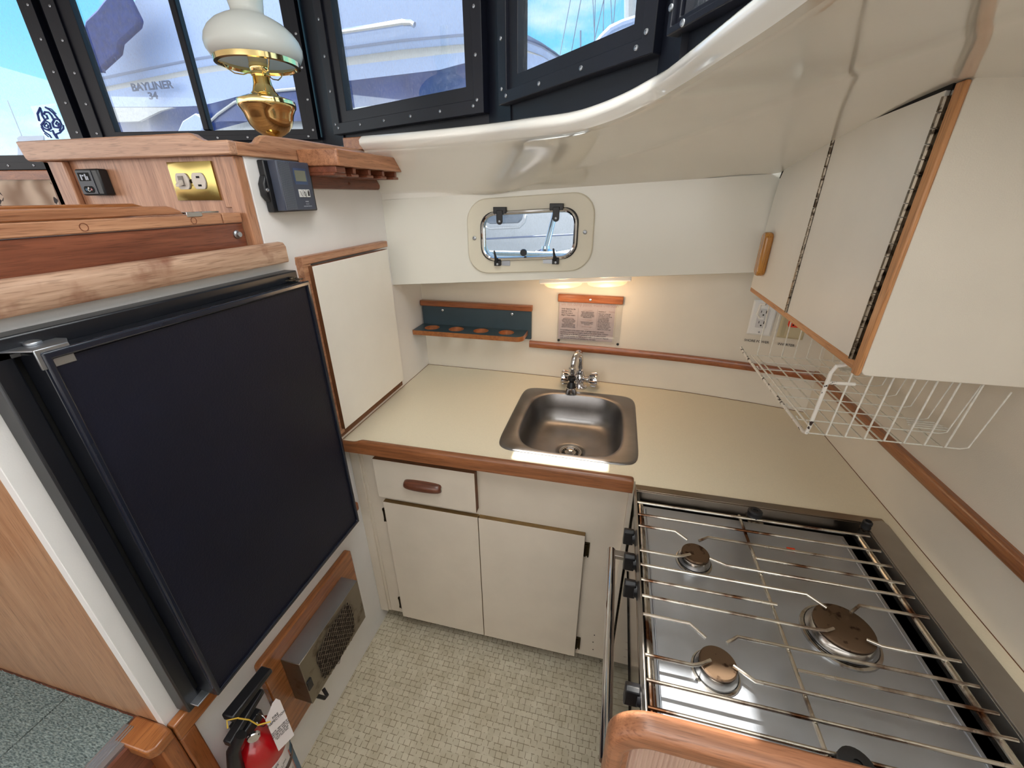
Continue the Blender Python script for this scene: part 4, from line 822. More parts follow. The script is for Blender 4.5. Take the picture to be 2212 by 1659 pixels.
# ================================================================ OVERHEAD CABINET, BASKET, SOCKETS
XC, YC, ZC = .428, .782, 1.369
t = thing('overhead_cabinet', (.58,1.1,ZC), 'cream overhead cabinet with two piano-hinged doors and an oak pull, above the wire basket', 'cabinet')
prof = [(YC+.002,ZC),(1.452,ZC),(1.43,1.66),(1.42,1.702),(1.395,1.735),(1.34,1.752),(YC+.002,1.782)]
m = MB(); m.prism(prof, 0, XC+.004, .727); m.build('body', M_lam, t, bevel=.001)
m = MB(); fp = rrect(XC+.003,.76,ZC-.006,1.79,.010,5); m.prism(fp, 1, YC-.006, YC+.002); m.build('front_panel', M_lam, t, bevel=.0015)
m = MB(); m.prism([(YC-.004,ZC-.008),(YC-.007,ZC),(YC-.007,1.785),(YC+.013,1.785),(YC+.013,ZC+.004),(YC+.012,ZC-.008)], 0, XC-.004, XC+.003); m.build('corner_trim', wood('oak_trim_z',(176,118,70),(206,150,100),2,rough=.45), t, bevel=.002)
m = MB(); m.prism([(YC+.013,ZC-.002),(1.452,ZC+.001),(1.452,ZC+.017),(YC+.013,ZC+.014)], 0, XC-.003, XC+.006); m.build('bottom_trim', wood('oak_trim_y',(176,118,70),(206,150,100),1,rough=.45), t, bevel=.0015)
ys = 1.13
def top(y): return 1.779 - (y-.8)*.049
m = MB(); m.prism([(YC+.028,ZC+.014),(ys-.004,ZC+.014),(ys-.004,top(ys)),(YC+.028,top(YC))], 0, XC-.0045, XC+.002); D1 = m.build('door', M_door, t, bevel=.001)
m = MB(); m.prism([(ys+.004,ZC+.014),(1.448,ZC+.014),(1.438,1.56),(1.428,1.64),(1.415,1.69),(1.39,1.722),(1.35,1.742),(ys+.004,top(ys))], 0, XC-.0045, XC+.002); D2 = m.build('door', M_door, t, bevel=.001)
def piano(y, z0, z1, par):
    m = MB(); k = int((z1-z0)/.019); h = (z1-z0)/k
    for i in range(k): m.tube([(XC-.0055,y,z0+i*h+.0006),(XC-.0055,y,z0+(i+1)*h-.0006)], .0042, 8)
    m.box(XC-.003,XC+.003,y-.010,y+.003,z0,z1); return m.build('piano_hinge', M_hinge, par)
piano(YC+.022, ZC+.014, 1.772, t); piano(ys, ZC+.014, top(ys)-.002, t)
m = MB(); m.prism([(YC+.018,top(YC)),(ys,top(ys)),(1.35,1.743),(1.39,1.724),(1.42,1.69),(1.425,1.69),(1.40,1.735),(1.34,1.752),(YC+.018,1.786)], 0, XC-.0035, XC+.004); m.build('head_gap', M_void, t)
m = MB(); hy0, hz0, hz1 = 1.4, 1.405, 1.523
m.prism(rrect(1.345,1.388,1.432,1.553,.018,6), 0, XC-.026, XC-.004); m.build('pull_handle', M_oak, D2, bevel=.006, seg=3)
# wire basket
t = thing('wire_basket', (.53,1.05,1.21), 'white wire basket with chipped coating hanging below the overhead cabinet', 'basket')
BX0, BX1, BY0, BY1, BZ = .407,.665,.83,1.30,1.208; BT = 1.362
m = MB(); xs = [BX0+.034+ k*.0330 for k in range(7)]
for x in xs: 
    m = MB(); m.tube([(x,BY0-.012,BT-.004),(x,BY0,BZ+.004),(x,BY0+.006,BZ),(x,BY1-.006,BZ),(x,BY1,BZ+.006),(x,BY1+.004,BT-.004)], .0017, 8); m.build('long_wire', M_wire, t)
for k in range(9):
    y = BY0+.004+k*(BY1-BY0-.008)/8; m = MB()
    m.tube([(BX0,y,BZ+.010),(BX0+.006,y,BZ+.002),(BX1,y,BZ+.002),(BX1+.012,y,BZ+.006),(BX1+.03,y,BT-.03)], .0014, 8); m.build('cross_wire', M_wire, t)
m = MB(); m.tube([(BX0,BY0-.012,BT-.01),(BX0-.001,BY0-.004,BZ+.02),(BX0-.001,BY0,BZ+.004),(BX0-.001,BY0+.012,BZ),(BX0-.001,BY1-.02,BZ+.002),(BX0-.006,BY1+.03,BZ+.012)], .0036, 10); m.build('rim_wire', M_rustw, t)
m = MB(); m.tube([(BX0+.010,BY0+.02,BZ+.010),(BX0+.010,BY1-.03,BZ+.010)], .0022, 8); m.build('rim_wire', M_wire, t)
m = MB(); m.tube([(BX0+.02,BY0-.01,ZC-.004),(BX0+.004,BY0-.014,ZC-.006),(BX0-.001,BY0-.014,ZC-.020),(BX0,BY0-.012,BT-.03),(BX0+.004,BY0-.010,BT-.034),(BX0+.045,BY0-.010,BT-.033)], .0034, 10); m.build('hanger', M_rustw, t)
m = MB(); m.tube([(BX0+.02,BY1-.01,ZC-.004),(BX0+.01,BY1,ZC-.006),(BX0+.008,BY1+.002,BT-.030),(BX0+.016,BY1+.002,BT-.040)], .0032, 10); m.build('hanger', M_rustw, t)
for yy in (.90,1.20):
    m = MB()
    for k in range(3):
        x0 = BX1-.045+k*.004; y0 = yy+k*.010; m.tube([(x0,y0,BZ+.006),(BX1+.02-k*.004,y0,BZ+.006),(BX1+.024-k*.004,y0+.006,BZ+.006),(BX1+.02-k*.004,y0+.010,BZ+.006),(x0,y0+.010,BZ+.006)], .0014, 6)
    m.build('cup_guard', M_wire, t)
for (x,y) in ((.45,.86),(.62,.86),(.62,1.26)):
    m = MB(); m.box(x-.012,x+.012,y-.003,y+.003,BT-.012,ZC); m.build('mounting_clip', M_wire, t)
# sockets on the back wall
for name, lab, x0, x1, kind in (('outlet','white rectangular socket plate above the words SHORE POWER',.487,.562,0), ('outlet','beige socket plate with an orange receptacle above the word INVERTER',.579,.657,1)):
    yy = wy((x0+x1)/2); ang = math.atan2(wy(x1)-wy(x0), x1-x0); MS = frame_from(((x0+x1)/2, yy-.0015, 1.251), (math.cos(ang),math.sin(ang),0), (0,0,1))
    t = thing(name, ((x0+x1)/2, yy, 1.19), lab, 'outlet')
    m = MB(); w, h = (x1-x0)/2, .062
    m.loft([[MS @ Vector(p) for p in ((-w,-h,0),(w,-h,0),(w,h,0),(-w,h,0))],[MS @ Vector(p) for p in ((-w,-h,.003),(w,-h,.003),(w,h,.003),(-w,h,.003))],[MS @ Vector(p) for p in ((-w+.005,-h+.005,.006),(w-.005,-h+.005,.006),(w-.005,h-.005,.006),(-w+.005,h-.005,.006))]], closed=True, caps=True)
    m.build('plate', M_wht if kind == 0 else M_beige, t, sharp=20)
    if kind == 0:
        m = MB(); m.prism(rrect(-.0175,.0175,-.034,.034,.003,3), 2, .005, .0085, M=MS); rc = m.build('receptacle', plain('grey_plastic',(206,206,208),.35,var=.02), t, bevel=.0006)
        for s in (-1,1):
            m = MB(); m.box(-.009,-.007,.019*s+.001,.019*s+.009,.0083,.0090,M=MS); m.box(.006,.0085,.019*s,.019*s+.010,.0083,.0090,M=MS); m.lathe([(.0028,.0083),(.0028,.009)], c=(0,.019*s-.006,0), n=10, M=MS); m.build('slot', M_void, rc)
        m = MB(); m.box(-.013,.004,-.004,.004,.0083,.0098,M=MS); m.build('test_button', M_wht, rc, bevel=.0005)
        m = MB(); m.lathe([(.002,.0083),(.002,.0092)], c=(.011,-.006,0), n=10, M=MS); m.box(.0095,.0125,-.001,.0035,.0083,.009,M=MS); m.build('indicator', M_ink, rc)
        screws(t, [MS @ Vector((0,.050,.006)), MS @ Vector((0,-.050,.006))], (0,-1,0), r=.0032, mat=M_al)
    else:
        m = MB(); m.box(-.030,-.018,-h+.006,h-.006,.006,.0066,M=MS); m.build('plate_ridge', plain('beige_dark',(180,168,136),.45,var=.03), t)
        m = MB(); m.prism([(-.012,-.020),(.014,-.020),(.0205,-.012),(.0205,.006),(.014,.013),(-.012,.013),(-.016,.006),(-.016,-.012)], 2, .005, .009, M=MS); rc = m.build('receptacle', M_orange, t, bevel=.0008)
        m = MB(); m.box(-.008,-.006,-.003,.007,.0088,.0096,M=MS); m.box(.0065,.0085,-.003,.006,.0088,.0096,M=MS); m.lathe([(.0028,.0088),(.0028,.0096)], c=(0,-.012,0), n=10, M=MS); m.build('slot', M_void, rc)
for s, x0, x1, lab in (('SHORE POWER',.484,.566,'black SHORE POWER lettering below the white socket'), ('INVERTER',.588,.642,'black INVERTER lettering below the beige socket')):
    x = (x0+x1)/2; ang = math.atan2(wy(x1)-wy(x0), x1-x0); MS = frame_from((x, wy(x)-.0008, 1.164), (math.cos(ang),math.sin(ang),0), (0,0,1))
    o = text('wall_lettering', s, MS, .0125, M_ink, None, squeeze=.92); tag(o, lab, 'lettering')
# ================================================================ STOVE
t = thing('stove', (.40,.66,.0), 'stainless three-burner galley stove with rod grate and black knobs', 'stove')
m = MB(); m.box(.120,.640,.375,.955,.10,.872); m.build('body', plain('stove_black',(20,20,20),.35,var=.1), t, bevel=.002)
m = MB(); m.box(.1145,.122,.37,.955,.842,.918); fr = m.build('control_panel', plain('control_black',(30,30,32),.25,var=.1), t, bevel=.001)
m = MB(); m.box(.1135,.121,.39,.94,.20,.838); dm_ = metal('oven_door_steel',(170,160,152),.16,brush=1,var=.1); od = m.build('oven_door', dm_, t, bevel=.003)
m = MB(); m.box(.110,.114,.47,.87,.35,.70); m.build('oven_window', plain('oven_glass',(16,14,14),.06,var=.1), od)
m = MB(); m.tube([(.060,.838,.800),(.060,.38,.800)], .0105, 18); m.build('handle_bar', M_chr, od)
m = MB()
for y in (.825,.395): m = MB(); m.box(.060,.116,y-.010,y+.010,.794,.806); m.build('handle_bracket', M_rim, od, bevel=.001)
# flanges
m = MB(); m.prism([(.111,.945),(.694,.945),(.694,.968),(.111,.968)], 2, .9205, .9235); m.box(.111,.64,.943,.9455,.885,.9205); m.build('rear_flange', metal('flange_warm',(150,136,120),.3,brush=0), t, bevel=.0006)
m = MB(); m.prism([(.645,.372),(.697,.372),(.697,.945),(.690,.960),(.645,.945)], 2, .921, .9245); m.box(.643,.6455,.372,.945,.87,.921); m.build('side_flange', M_rim, t, bevel=.0006)
m = MB(); m.box(.1085,.1115,.372,.945,.895,.934); m.box(.1085,.640,.372,.375,.895,.926); m.build('front_rim', M_ss, t, bevel=.0006)
# recessed pan with shallow ribs
m = MB(); m.box(.1125,.644,.374,.945,.868,.872); m.build('well', M_void, t)
m = MB(); m.box(.132,.604,.378,.925,.878,.888); m.tube([(.140,.39,.888),(.140,.915,.888)], .0022, 6); m.tube([(.596,.39,.888),(.596,.915,.888)], .0022, 6); m.build('hob_plate', M_pan, t, bevel=.004)
# burners
for (bx, by, r, nm) in ((.236,.757,.030,'burner'),(.236,.512,.031,'burner'),(.477,.636,.050,'burner')):
    m = MB(); m.lathe([(r*1.30,.888),(r*1.28,.892),(r*1.16,.893),(r*1.14,.899),(r*1.06,.905),(r*1.00,.910),(r*.98,.911),(.0001,.911)], c=(bx,by,0), n=36); b_ = m.build(nm, M_burn, t)
    m = MB(); m.lathe([(r*.94,.911),(r*.98,.913),(r*.98,.916),(r*.92,.918),(.0001,.918)], c=(bx,by,0), n=36); m.build('burner_cap', M_rust, b_)
    m = MB(); m.tube([(bx+r*1.15*math.cos(a),by+r*1.15*math.sin(a),.896) for a in [2*PI*k/36 for k in range(36)]], .0012, 6, closed=True); m.build('burner_seam', M_void, b_)
# grate: rails and rods
GZ = .926
def rod(pts, r=.0032, nm='grate_rod'): m = MB(); m.tube(pts, r, 10); m.build(nm, M_rod, t)
rod([(.120,.385,.921),(.120,.895,.921)], .0048, 'grate_rail'); rod([(.126,.385,.917),(.126,.895,.917)], .0028, 'grate_rail')
rod([(.359,.388,GZ-.006),(.359,.905,GZ-.006)], .0034, 'grate_rail'); rod([(.612,.385,.921),(.612,.895,.921)], .0052, 'grate_rail')
for y in (.891,.8455,.449,.408): rod([(.113,y,GZ),(.632,y,GZ)])
D_ = .012
rod([(.113,.806,GZ),(.196,.806,GZ),(.222,.788,GZ-.004)]); rod([(.247,.790,GZ-.003),(.268,.8035,GZ),(.632,.8035,GZ)])
rod([(.359,.763,GZ),(.632,.760,GZ)])
rod([(.113,.728,GZ),(.190,.728,GZ),(.206,.735,GZ-.002),(.222,.744,GZ-.003)]); rod([(.262,.742,GZ-.003),(.292,.727,GZ),(.632,.727,GZ)])
rod([(.113,.688,GZ),(.430,.688,GZ),(.458,.666,GZ-.003)])
rod([(.497,.664,GZ-.002),(.520,.684,GZ),(.632,.684,GZ)])
rod([(.113,.649,GZ),(.366,.649,GZ)])
rod([(.113,.610,GZ),(.420,.610,GZ),(.434,.611,GZ),(.452,.622,GZ-.003)]); rod([(.500,.612,GZ-.003),(.518,.602,GZ),(.632,.602,GZ)])
rod([(.113,.569,GZ),(.196,.569,GZ),(.222,.549,GZ-.004)]); rod([(.256,.548,GZ-.004),(.276,.562,GZ),(.632,.562,GZ)])
rod([(.359,.523,GZ),(.632,.523,GZ)])
rod([(.113,.491,GZ),(.190,.491,GZ),(.206,.498,GZ-.002),(.222,.509,GZ-.003)]); rod([(.258,.508,GZ-.003),(.286,.488,GZ),(.632,.488,GZ)])
rod([(.118,.381,.920),(.632,.381,.920)], .0030)
# rubber grate clamps
for (cx, cy) in ((.392,.905),(.385,.394),(.640,.925)):
    s = 1.35 if cy < .5 else (.6 if cx > .6 else 1.0)
    m = MB(); m.prism([(cx-.018*s,cy-.022*s),(cx+.016*s,cy-.022*s),(cx+.018*s,cy+.012*s),(cx-.016*s,cy+.012*s)], 2, .921, .923); c_ = m.build('clamp_bracket', M_hinge, t)
    m = MB(); m.lathe([(.016*s,.923),(.017*s,.927),(.015*s,.931),(.0165*s,.935),(.016*s,.941),(.012*s,.944),(.0055,.944),(.0055,.941),(.0001,.941)], c=(cx,cy,0), n=24); m.build('clamp_knob', plain('rubber',(20,20,22),.6,var=.2), c_)
m = MB(); m.box(.455,.472,.845,.851,.890,.8925); m.build('orange_tab', M_orange, t)
# knobs facing the galley
for y in (.812,.733,.660,.448):
    MK = frame_from((.1145,y,.880), (0,1,0), (0,0,1))   # local z -> +x
    MK = Matrix.Translation((.1145,y,.880)) @ Matrix.Rotation(-PI/2,4,'Y')
    m = MB(); m.lathe([(.021,0),(.021,.004),(.016,.006),(.0155,.012)], n=20, M=MK); k_ = m.build('knob', M_blk, t)
    m = MB(); m.prism([(-.019,-.009),(.019,-.009),(.023,0),(.019,.009),(-.019,.009),(-.023,0)], 2, .008, .032, M=MK); m.build('knob_grip', M_blk, k_, bevel=.002)
# ================================================================ SEAT END AND STEPS
t = thing('settee_end', (.2,.30,.55), 'rounded teak-framed seat end with ribbed pink panel against the stove', 'seat')
def arch(x0, zt_, r): return [(x0,.55),(x0,zt_-r)]+[(x0+r-r*math.cos(a), zt_-r+r*math.sin(a)) for a in [PI/2*k/12 for k in range(1,13)]]+[(.56,zt_)]
A = arch(.052,.996,.060); B = arch(.076,.960,.040)
m = MB(); n_ = len(A)
def sec(a, b):
    a = Vector((a[0],0,a[1])); b = Vector((b[0],0,b[1])); q = b-a
    return [a+q*0+Vector((0,.366,0)), a+q*0+Vector((0,.342,0)), a+q*.14+Vector((0,.334,0)), a+q*.8+Vector((0,.332,0)), a+q*1.0+Vector((0,.338,0)), a+q*1.0+Vector((0,.366,0))]
m.loft([sec(a,b) for a,b in zip(A,B)], closed=True, caps=True); m.build('frame', wood('teak_arch',(124,78,52),(176,120,86),0,rough=.4), t, bevel=.004, sharp=50)
Cc = arch(.084,.950,.034); m = MB(); m.loft([[Vector((a[0],.341,a[1])),Vector((a[0],.366,a[1])),Vector((c[0],.366,c[1])),Vector((c[0],.345,c[1]))] for a,c in zip(B,Cc)], closed=True, caps=True); m.build('inner_bead', M_red, t)
m = MB(); fronts = []
nx = 480
def rib(): 
    pts = []
    for k in range(nx+1):
        x = .080+(.555-.080)*k/nx; pts.append((x, .352-.0028*abs(math.sin(PI*(x-.08)/.0068))))
    return pts
pts = rib(); r0 = .038
def ztop(x): 
    return .956 if x > .084+r0 else .918 + math.sqrt(max(0, r0*r0-(.084+r0-x)**2))+.002
m.loft([[(x,y,.60) for x,y in pts],[(x,y,ztop(x)) for x,y in pts],[(x,.364,ztop(x)) for x,y in pts]]); m.build('ribbed_panel', plain('ribbed_vinyl',(196,166,150),.5,var=.05), t, sharp=70)
m = MB(); m.box(.09,.56,.360,.367,.55,.93); m.build('back_board', M_wz, t)
# carpet on the saloon sole
def carpet_mat():
    m, t_, b = base('carpet'); nn = t_.nodes.new; lk = t_.links.new; co = nn('ShaderNodeTexCoord'); mp = nn('ShaderNodeMapping'); mp.inputs['Scale'].default_value = (150,430,150); mp.inputs['Rotation'].default_value = (0,0,.35); n = nn('ShaderNodeTexNoise'); n.inputs['Scale'].default_value = 1; n.inputs['Detail'].default_value = 5
    r = nn('ShaderNodeValToRGB'); r.color_ramp.elements[0].position = .32; r.color_ramp.elements[1].position = .7; r.color_ramp.elements[0].color = S((74,90,92)); r.color_ramp.elements[1].color = S((158,172,170))
    bp = nn('ShaderNodeBump'); bp.inputs['Strength'].default_value = .9; bp.inputs['Distance'].default_value = .004
    lk(co.outputs['Object'], mp.inputs[0]); lk(mp.outputs[0], n.inputs['Vector']); lk(n.outputs['Fac'], r.inputs[0]); lk(r.outputs[0], b.inputs['Base Color']); lk(n.outputs['Fac'], bp.inputs['Height']); lk(bp.outputs[0], b.inputs['Normal']); b.inputs['Roughness'].default_value = .95
    return m
CM = carpet_mat()
def carpet(poly, z0, z1, lab):
    m = MB(); m.prism(poly, 2, z0, z1-.004); o = m.build('carpet_base', CM, None)
    m = MB(); x0 = min(p[0] for p in poly); x1 = max(p[0] for p in poly); y0 = min(p[1] for p in poly); y1 = max(p[1] for p in poly)
    rnd = random.Random(3); N1, N2 = int((x1-x0)/.006), int((y1-y0)/.0035)
    N1 = min(N1,120); N2 = min(N2,140)
    for i in range(N1):
        for j in range(N2):
            x = x0+(i+rnd.random())*(x1-x0)/N1; y = y0+(j+rnd.random())*(y1-y0)/N2; h = .006+rnd.random()*.004; dx = .004*(rnd.random()-.2); dy = .004*(rnd.random()-.5)
            a = m.bm.verts.new((x-.0016,y,z1-.005)); b = m.bm.verts.new((x+.0016,y+.001,z1-.005)); c = m.bm.verts.new((x+dx,y+dy-.001,z1-.005+h)); m.bm.faces.new((a,b,c))
    pile = m.build('carpet_pile', CM, None); return o, pile
t = thing('carpet', (-1.1,.1,.648), 'grey-green carpet on the raised sole at the foot of the veneer panel', 'carpet')
for poly in ([(-1.085,-.6),(-.905,-.6),(-.905,.290),(-1.085,.290)], [(-1.70,-.6),(-1.089,-.6),(-1.089,.290),(-1.70,.290)]):
    o, pl = carpet(poly, .648, .656, ''); 
    for q in (o, pl): q.parent = t; q.location = -t.location
    o.name = 'backing'; pl.name = 'pile'; pl['kind'] = 'stuff'
t = thing('step_nosing', (-.88,.1,.648), 'ribbed aluminium stair nosing along the carpet edge', 'stair nosing')
m = MB(); m.box(-.906,-.868,-.6,.276,.648,.6545)
for k in range(4): m.box(-.902+k*.006,-.899+k*.006,-.6,.276,.6545,.6565)
m.box(-.871,-.868,-.6,.276,.618,.6545); m.build('nosing', M_al, t, bevel=.0006); screws(t, [(-.880,.19,.655),(-.880,.02,.655)], (0,0,1), r=.0045)
m = MB(); m.box(-.900,-.868,-1.2,.29,.0,.617); 
o = m.build('step_riser', wood('riser_wood',(122,58,28),(168,92,48),2,rough=.3), None); tag(o, 'dark varnished riser panel below the aluminium stair nosing', 'step')
t = thing('post_trim', (-.83,.30,.0), 'varnished teak corner post and rail at the foot of the bulkhead', 'trim')
m = MB(); m.prism([(-.898,.246),(-.812,.246),(-.800,.258),(-.800,.290),(-.825,.294),(-.898,.294)], 2, .628, .655); m.build('cap', M_ora, t, bevel=.004)
m = MB(); m.box(-.824,-.803,.294,.388,.600,.650); m.build('rail', M_ora, t, bevel=.004)
m = MB(); m.box(-.866,-.806,.262,.293,.0,.628); m.build('post', M_orz, t, bevel=.004); m = MB(); m.box(-.824,-.804,.294,.328,.0,.600); m.build('side_post', M_orz, t, bevel=.004)
m = MB(); m.box(-.824,-.79,.935,.965,.655,.69); o = m.build('door_catch', M_red, None, bevel=.008, seg=3); tag(o, 'small rounded teak block peeking out behind the refrigerator door corner', 'block')
# ================================================================ OIL LAMP
lx, ly = -.935, 1.105
t = thing('oil_lamp', (lx,ly,1.742), 'brass oil lamp with an opal glass shade on the console shelf', 'lamp')
m = MB(); m.lathe([(.040,1.742),(.042,1.750),(.030,1.760),(.018,1.775),(.014,1.792),(.017,1.800),(.028,1.805),(.041,1.814),(.051,1.827),(.056,1.840),(.0595,1.852),(.065,1.863),(.069,1.868),(.070,1.874),(.069,1.882),(.066,1.884),(.040,1.892),(.028,1.902),(.022,1.918),(.020,1.935)], c=(lx,ly,0), n=56); m.build('font', M_brass, t)
m = MB(); m.lathe([(.0195,1.933),(.0225,1.937),(.0225,1.942),(.0205,1.945),(.0225,1.950),(.0235,1.958),(.0215,1.962)], c=(lx,ly,0), n=40); m.build('burner', M_brass, t)
m = MB(); m.lathe([(.0215,1.960),(.0215,2.02),(.0185,2.05),(.016,2.20)], c=(lx,ly,0), n=32, caps=False); m.build('chimney', plain('chimney_cream',(222,206,160),.15,var=.05), t)
shp = [(.092,1.966),(.101,1.973),(.1075,1.985),(.1085,1.997),(.104,2.011),(.094,2.025),(.078,2.039),(.058,2.050),(.042,2.057),(.036,2.061),(.035,2.068),(.037,2.078),(.0385,2.09),(.045,2.115)]
mo, tt_, bb = base('opal_glass'); bb.inputs['Base Color'].default_value = (.86,.88,.86,1); bb.inputs['Roughness'].default_value = .12; bb.inputs['Subsurface Weight'].default_value = .0
out = [n for n in tt_.nodes if n.type == 'OUTPUT_MATERIAL'][0]; trn = tt_.nodes.new('ShaderNodeBsdfTranslucent'); trn.inputs[0].default_value = (.95,.96,.93,1); mxs = tt_.nodes.new('ShaderNodeMixShader'); mxs.inputs[0].default_value = .45
tt_.links.new(bb.outputs[0], mxs.inputs[1]); tt_.links.new(trn.outputs[0], mxs.inputs[2]); tt_.links.new(mxs.outputs[0], out.inputs[0])
m = MB(); m.lathe(shp, c=(lx,ly,0), n=64, caps=False); m.build('shade', mo, t, sharp=80, sol=.0025)
m = MB(); m.lathe([(.089,1.956),(.0975,1.957),(.0975,1.968),(.094,1.970),(.090,1.966),(.086,1.962),(.089,1.956)], c=(lx,ly,0), n=64, caps=False); gal = m.build('gallery_ring', M_brass, t, sharp=25)
for k in range(3):
    a = -.55+2*PI*k/3; m = MB(); m.tube([(lx+r*math.cos(a),ly+r*math.sin(a),z) for r,z in ((.022,1.944),(.040,1.938),(.060,1.940),(.075,1.950),(.082,1.960),(.090,1.960))], .0015, 8); m.build('support_arm', M_brass, gal)
# sticker on the saloon window
ang = wdir; MSk = frame_from((-2.02,1.4065,0), -wdir, (0,0,1))
def onpane(u, v): 
    n_ = Vector((-wdir.y, wdir.x, 0)); a_ = Vector((-2.05,1.411,0)); d = MC.transposed() @ Vector(((u-CX)/FPX,(v-CY)/FPX,1)); tt = (a_-EYE).dot(n_)/d.dot(n_); q = EYE+d*tt
    return q
t = thing('window_sticker', onpane(105,300), 'clear sticker with blue line drawing in the saloon window corner', 'sticker')
cn = [onpane(*p) for p in ((66,230),(120,223),(155,300),(98,300))]; nn_ = Vector((-wdir.y,wdir.x,0)); nn_ = -nn_ if nn_.y > 0 else nn_
m = MB(); f_ = [m.bm.verts.new(p+nn_*.001) for p in cn]; m.bm.faces.new(f_); m.build('film', glass('film',(.9,.94,.97),.2), t, sol=.0003)
M_sk = plain('sticker_blue',(54,74,150),.6,var=.0)
def stroke(pts, r): m = MB(); m.tube([onpane(*p)+nn_*.0016 for p in pts], r, 5); m.build('ink_stroke', M_sk, t)
sp = .0035
stroke([(86,262),(82,246),(88,233),(90,240),(92,250),(97,258),(104,256),(101,249),(95,247),(98,242),(106,243),(112,250),(116,258)], sp)
stroke([(99,232),(106,236),(116,244),(124,254),(131,263)], sp); stroke([(102,233),(112,236),(122,246)], sp*.6)
stroke([(90,270),(98,260),(108,266),(111,277),(104,281),(94,277),(90,270)], sp); stroke([(96,270),(101,266),(105,271),(104,276),(98,274),(96,270)], sp*.8)
stroke([(117,275),(114,266),(119,257),(129,259),(133,268),(126,276),(117,275)], sp); stroke([(121,268),(124,263),(128,266),(126,271),(121,268)], sp*.8)
stroke([(90,274),(96,284),(108,292),(112,298)], sp*.8); stroke([(97,288),(106,296)], sp*.6); stroke([(137,270),(138,278),(130,287),(122,290),(126,300)], sp*.8); stroke([(114,281),(118,290),(124,299)], sp); stroke([(111,284),(106,282)], sp*.7); stroke([(129,283),(133,272)], sp*.7)
# ================================================================ OUTSIDE
def at(u, v, y): return P(u, v, 1, y)
t = thing('neighbour_boat', (-1.5,4.2,-.6), 'white cabin cruiser moored alongside, lettered on its side, seen through the windows', 'boat')
cols = [150,200,330,460,560,690,820,930,1010,1080,1130,1170,1200,1216]
def itp(tab, u):
    for (a,b),(c,d) in zip(tab, tab[1:]):
        if u <= c: return b+(d-b)*(u-a)/(c-a)
    return tab[-1][1]
T0 = [(-200,120),(60,110),(200,90),(262,50),(330,-60),(690,-240),(930,-90),(1010,-10),(1080,32),(1130,70),(1170,92),(1200,112),(1216,126)]
T1 = [(-200,230),(210,168),(330,143),(451,119),(560,112),(690,106),(736,102),(870,84),(1003,72),(1080,75),(1130,82),(1170,97),(1200,116),(1216,127)]
T3 = [(-200,260),(220,200),(390,166),(500,150),(690,146),(747,142),(989,114),(1080,108),(1130,112),(1170,122),(1200,134),(1216,142)]
T4 = [(-200,270),(234,231),(373,231),(440,228),(560,196),(690,186),(748,175),(965,149),(1006,134),(1080,150),(1130,160),(1216,168)]
def yat(u, f): return 4.0 - .25*f
def strip(nm, tabs, ys_, mat, sol=0, cols_=cols, par=None):
    m = MB(); rows = []
    for tb, yo in zip(tabs, ys_):
        rows.append([at(u, itp(tb,u) if not isinstance(tb,(int,float)) else tb, yo + max(0,(u-900))*.0012) for u in cols_])
    m.loft(rows); return m.build(nm, mat, par or t, sharp=60)
fine = sorted(set(cols + list(range(150,1217,40))))
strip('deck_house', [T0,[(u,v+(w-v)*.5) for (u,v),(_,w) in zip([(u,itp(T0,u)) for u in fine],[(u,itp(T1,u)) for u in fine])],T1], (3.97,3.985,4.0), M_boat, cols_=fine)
ofs = lambda tb,k: [(u,v+k) for u,v in tb]
strip('rub_rail', [T1,ofs(T1,3),ofs(T1,7)], (4.0,3.985,3.985), M_line, cols_=fine)
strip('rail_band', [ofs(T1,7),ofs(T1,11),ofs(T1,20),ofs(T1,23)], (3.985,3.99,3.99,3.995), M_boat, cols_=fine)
strip('lower_moulding', [ofs(T1,23),ofs(T1,25),T3], (3.995,4.0,3.997), M_boat2, cols_=fine)
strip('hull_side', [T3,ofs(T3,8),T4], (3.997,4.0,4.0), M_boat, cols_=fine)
strip('window_band', [T4,ofs(T4,3),[(u,itp(T4,u)+60) for u in fine]], (4.0,4.01,4.01), M_bdark, cols_=fine)
strip('lower_hull', [[(u,itp(T4,u)+60) for u in fine],[(u,itp(T4,u)+75) for u in fine],700], (4.01,3.98,4.0), M_hull, cols_=fine+[1240,1270,1300,1340,1400])
m = MB(); m.loft([[at(u,v,3.92) for u,v in r_] for r_ in ([(452,264),(470,245),(505,220),(545,205),(600,194),(690,186)],[(452,266),(480,262),(520,262),(560,262),(600,262),(690,262)])]); m.build('arched_window', M_bdark, t, sol=.01)
m = MB(); m.tube([at(u,v,3.90) for u,v in ((450,266),(470,247),(505,222),(545,207),(600,196),(700,187))], .012, 6); m.build('window_trim', M_boat2, t)
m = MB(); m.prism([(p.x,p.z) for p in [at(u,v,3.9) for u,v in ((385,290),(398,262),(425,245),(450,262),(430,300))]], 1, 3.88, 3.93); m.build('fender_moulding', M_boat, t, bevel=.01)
m = MB(); m.prism([(p.x,p.z) for p in [at(u,v,3.9) for u,v in ((232,232),(375,232),(345,240),(300,262),(240,264))]], 1, 3.90, 3.93); m.build('window_frame', M_boat2, t)
m = MB(); m.tube([at(u,v,3.85) for u,v in ((690,76),(732,70),(800,60),(870,49),(888,49),(895,54))], .022, 10); m.build('grab_rail', M_chr, t)
cv_ = [(180,82),(188,45),(212,22),(245,-20),(262,-40),(304,44),(300,60),(262,95),(258,118),(252,124),(215,158),(208,150)]
m = MB(); m.prism([(p.x,p.z) for p in [at(u,v,3.72) for u,v in cv_]], 1, 3.70, 3.76); c_ = m.build('canvas_cover', M_canvas, t, bevel=.02)
m = MB()
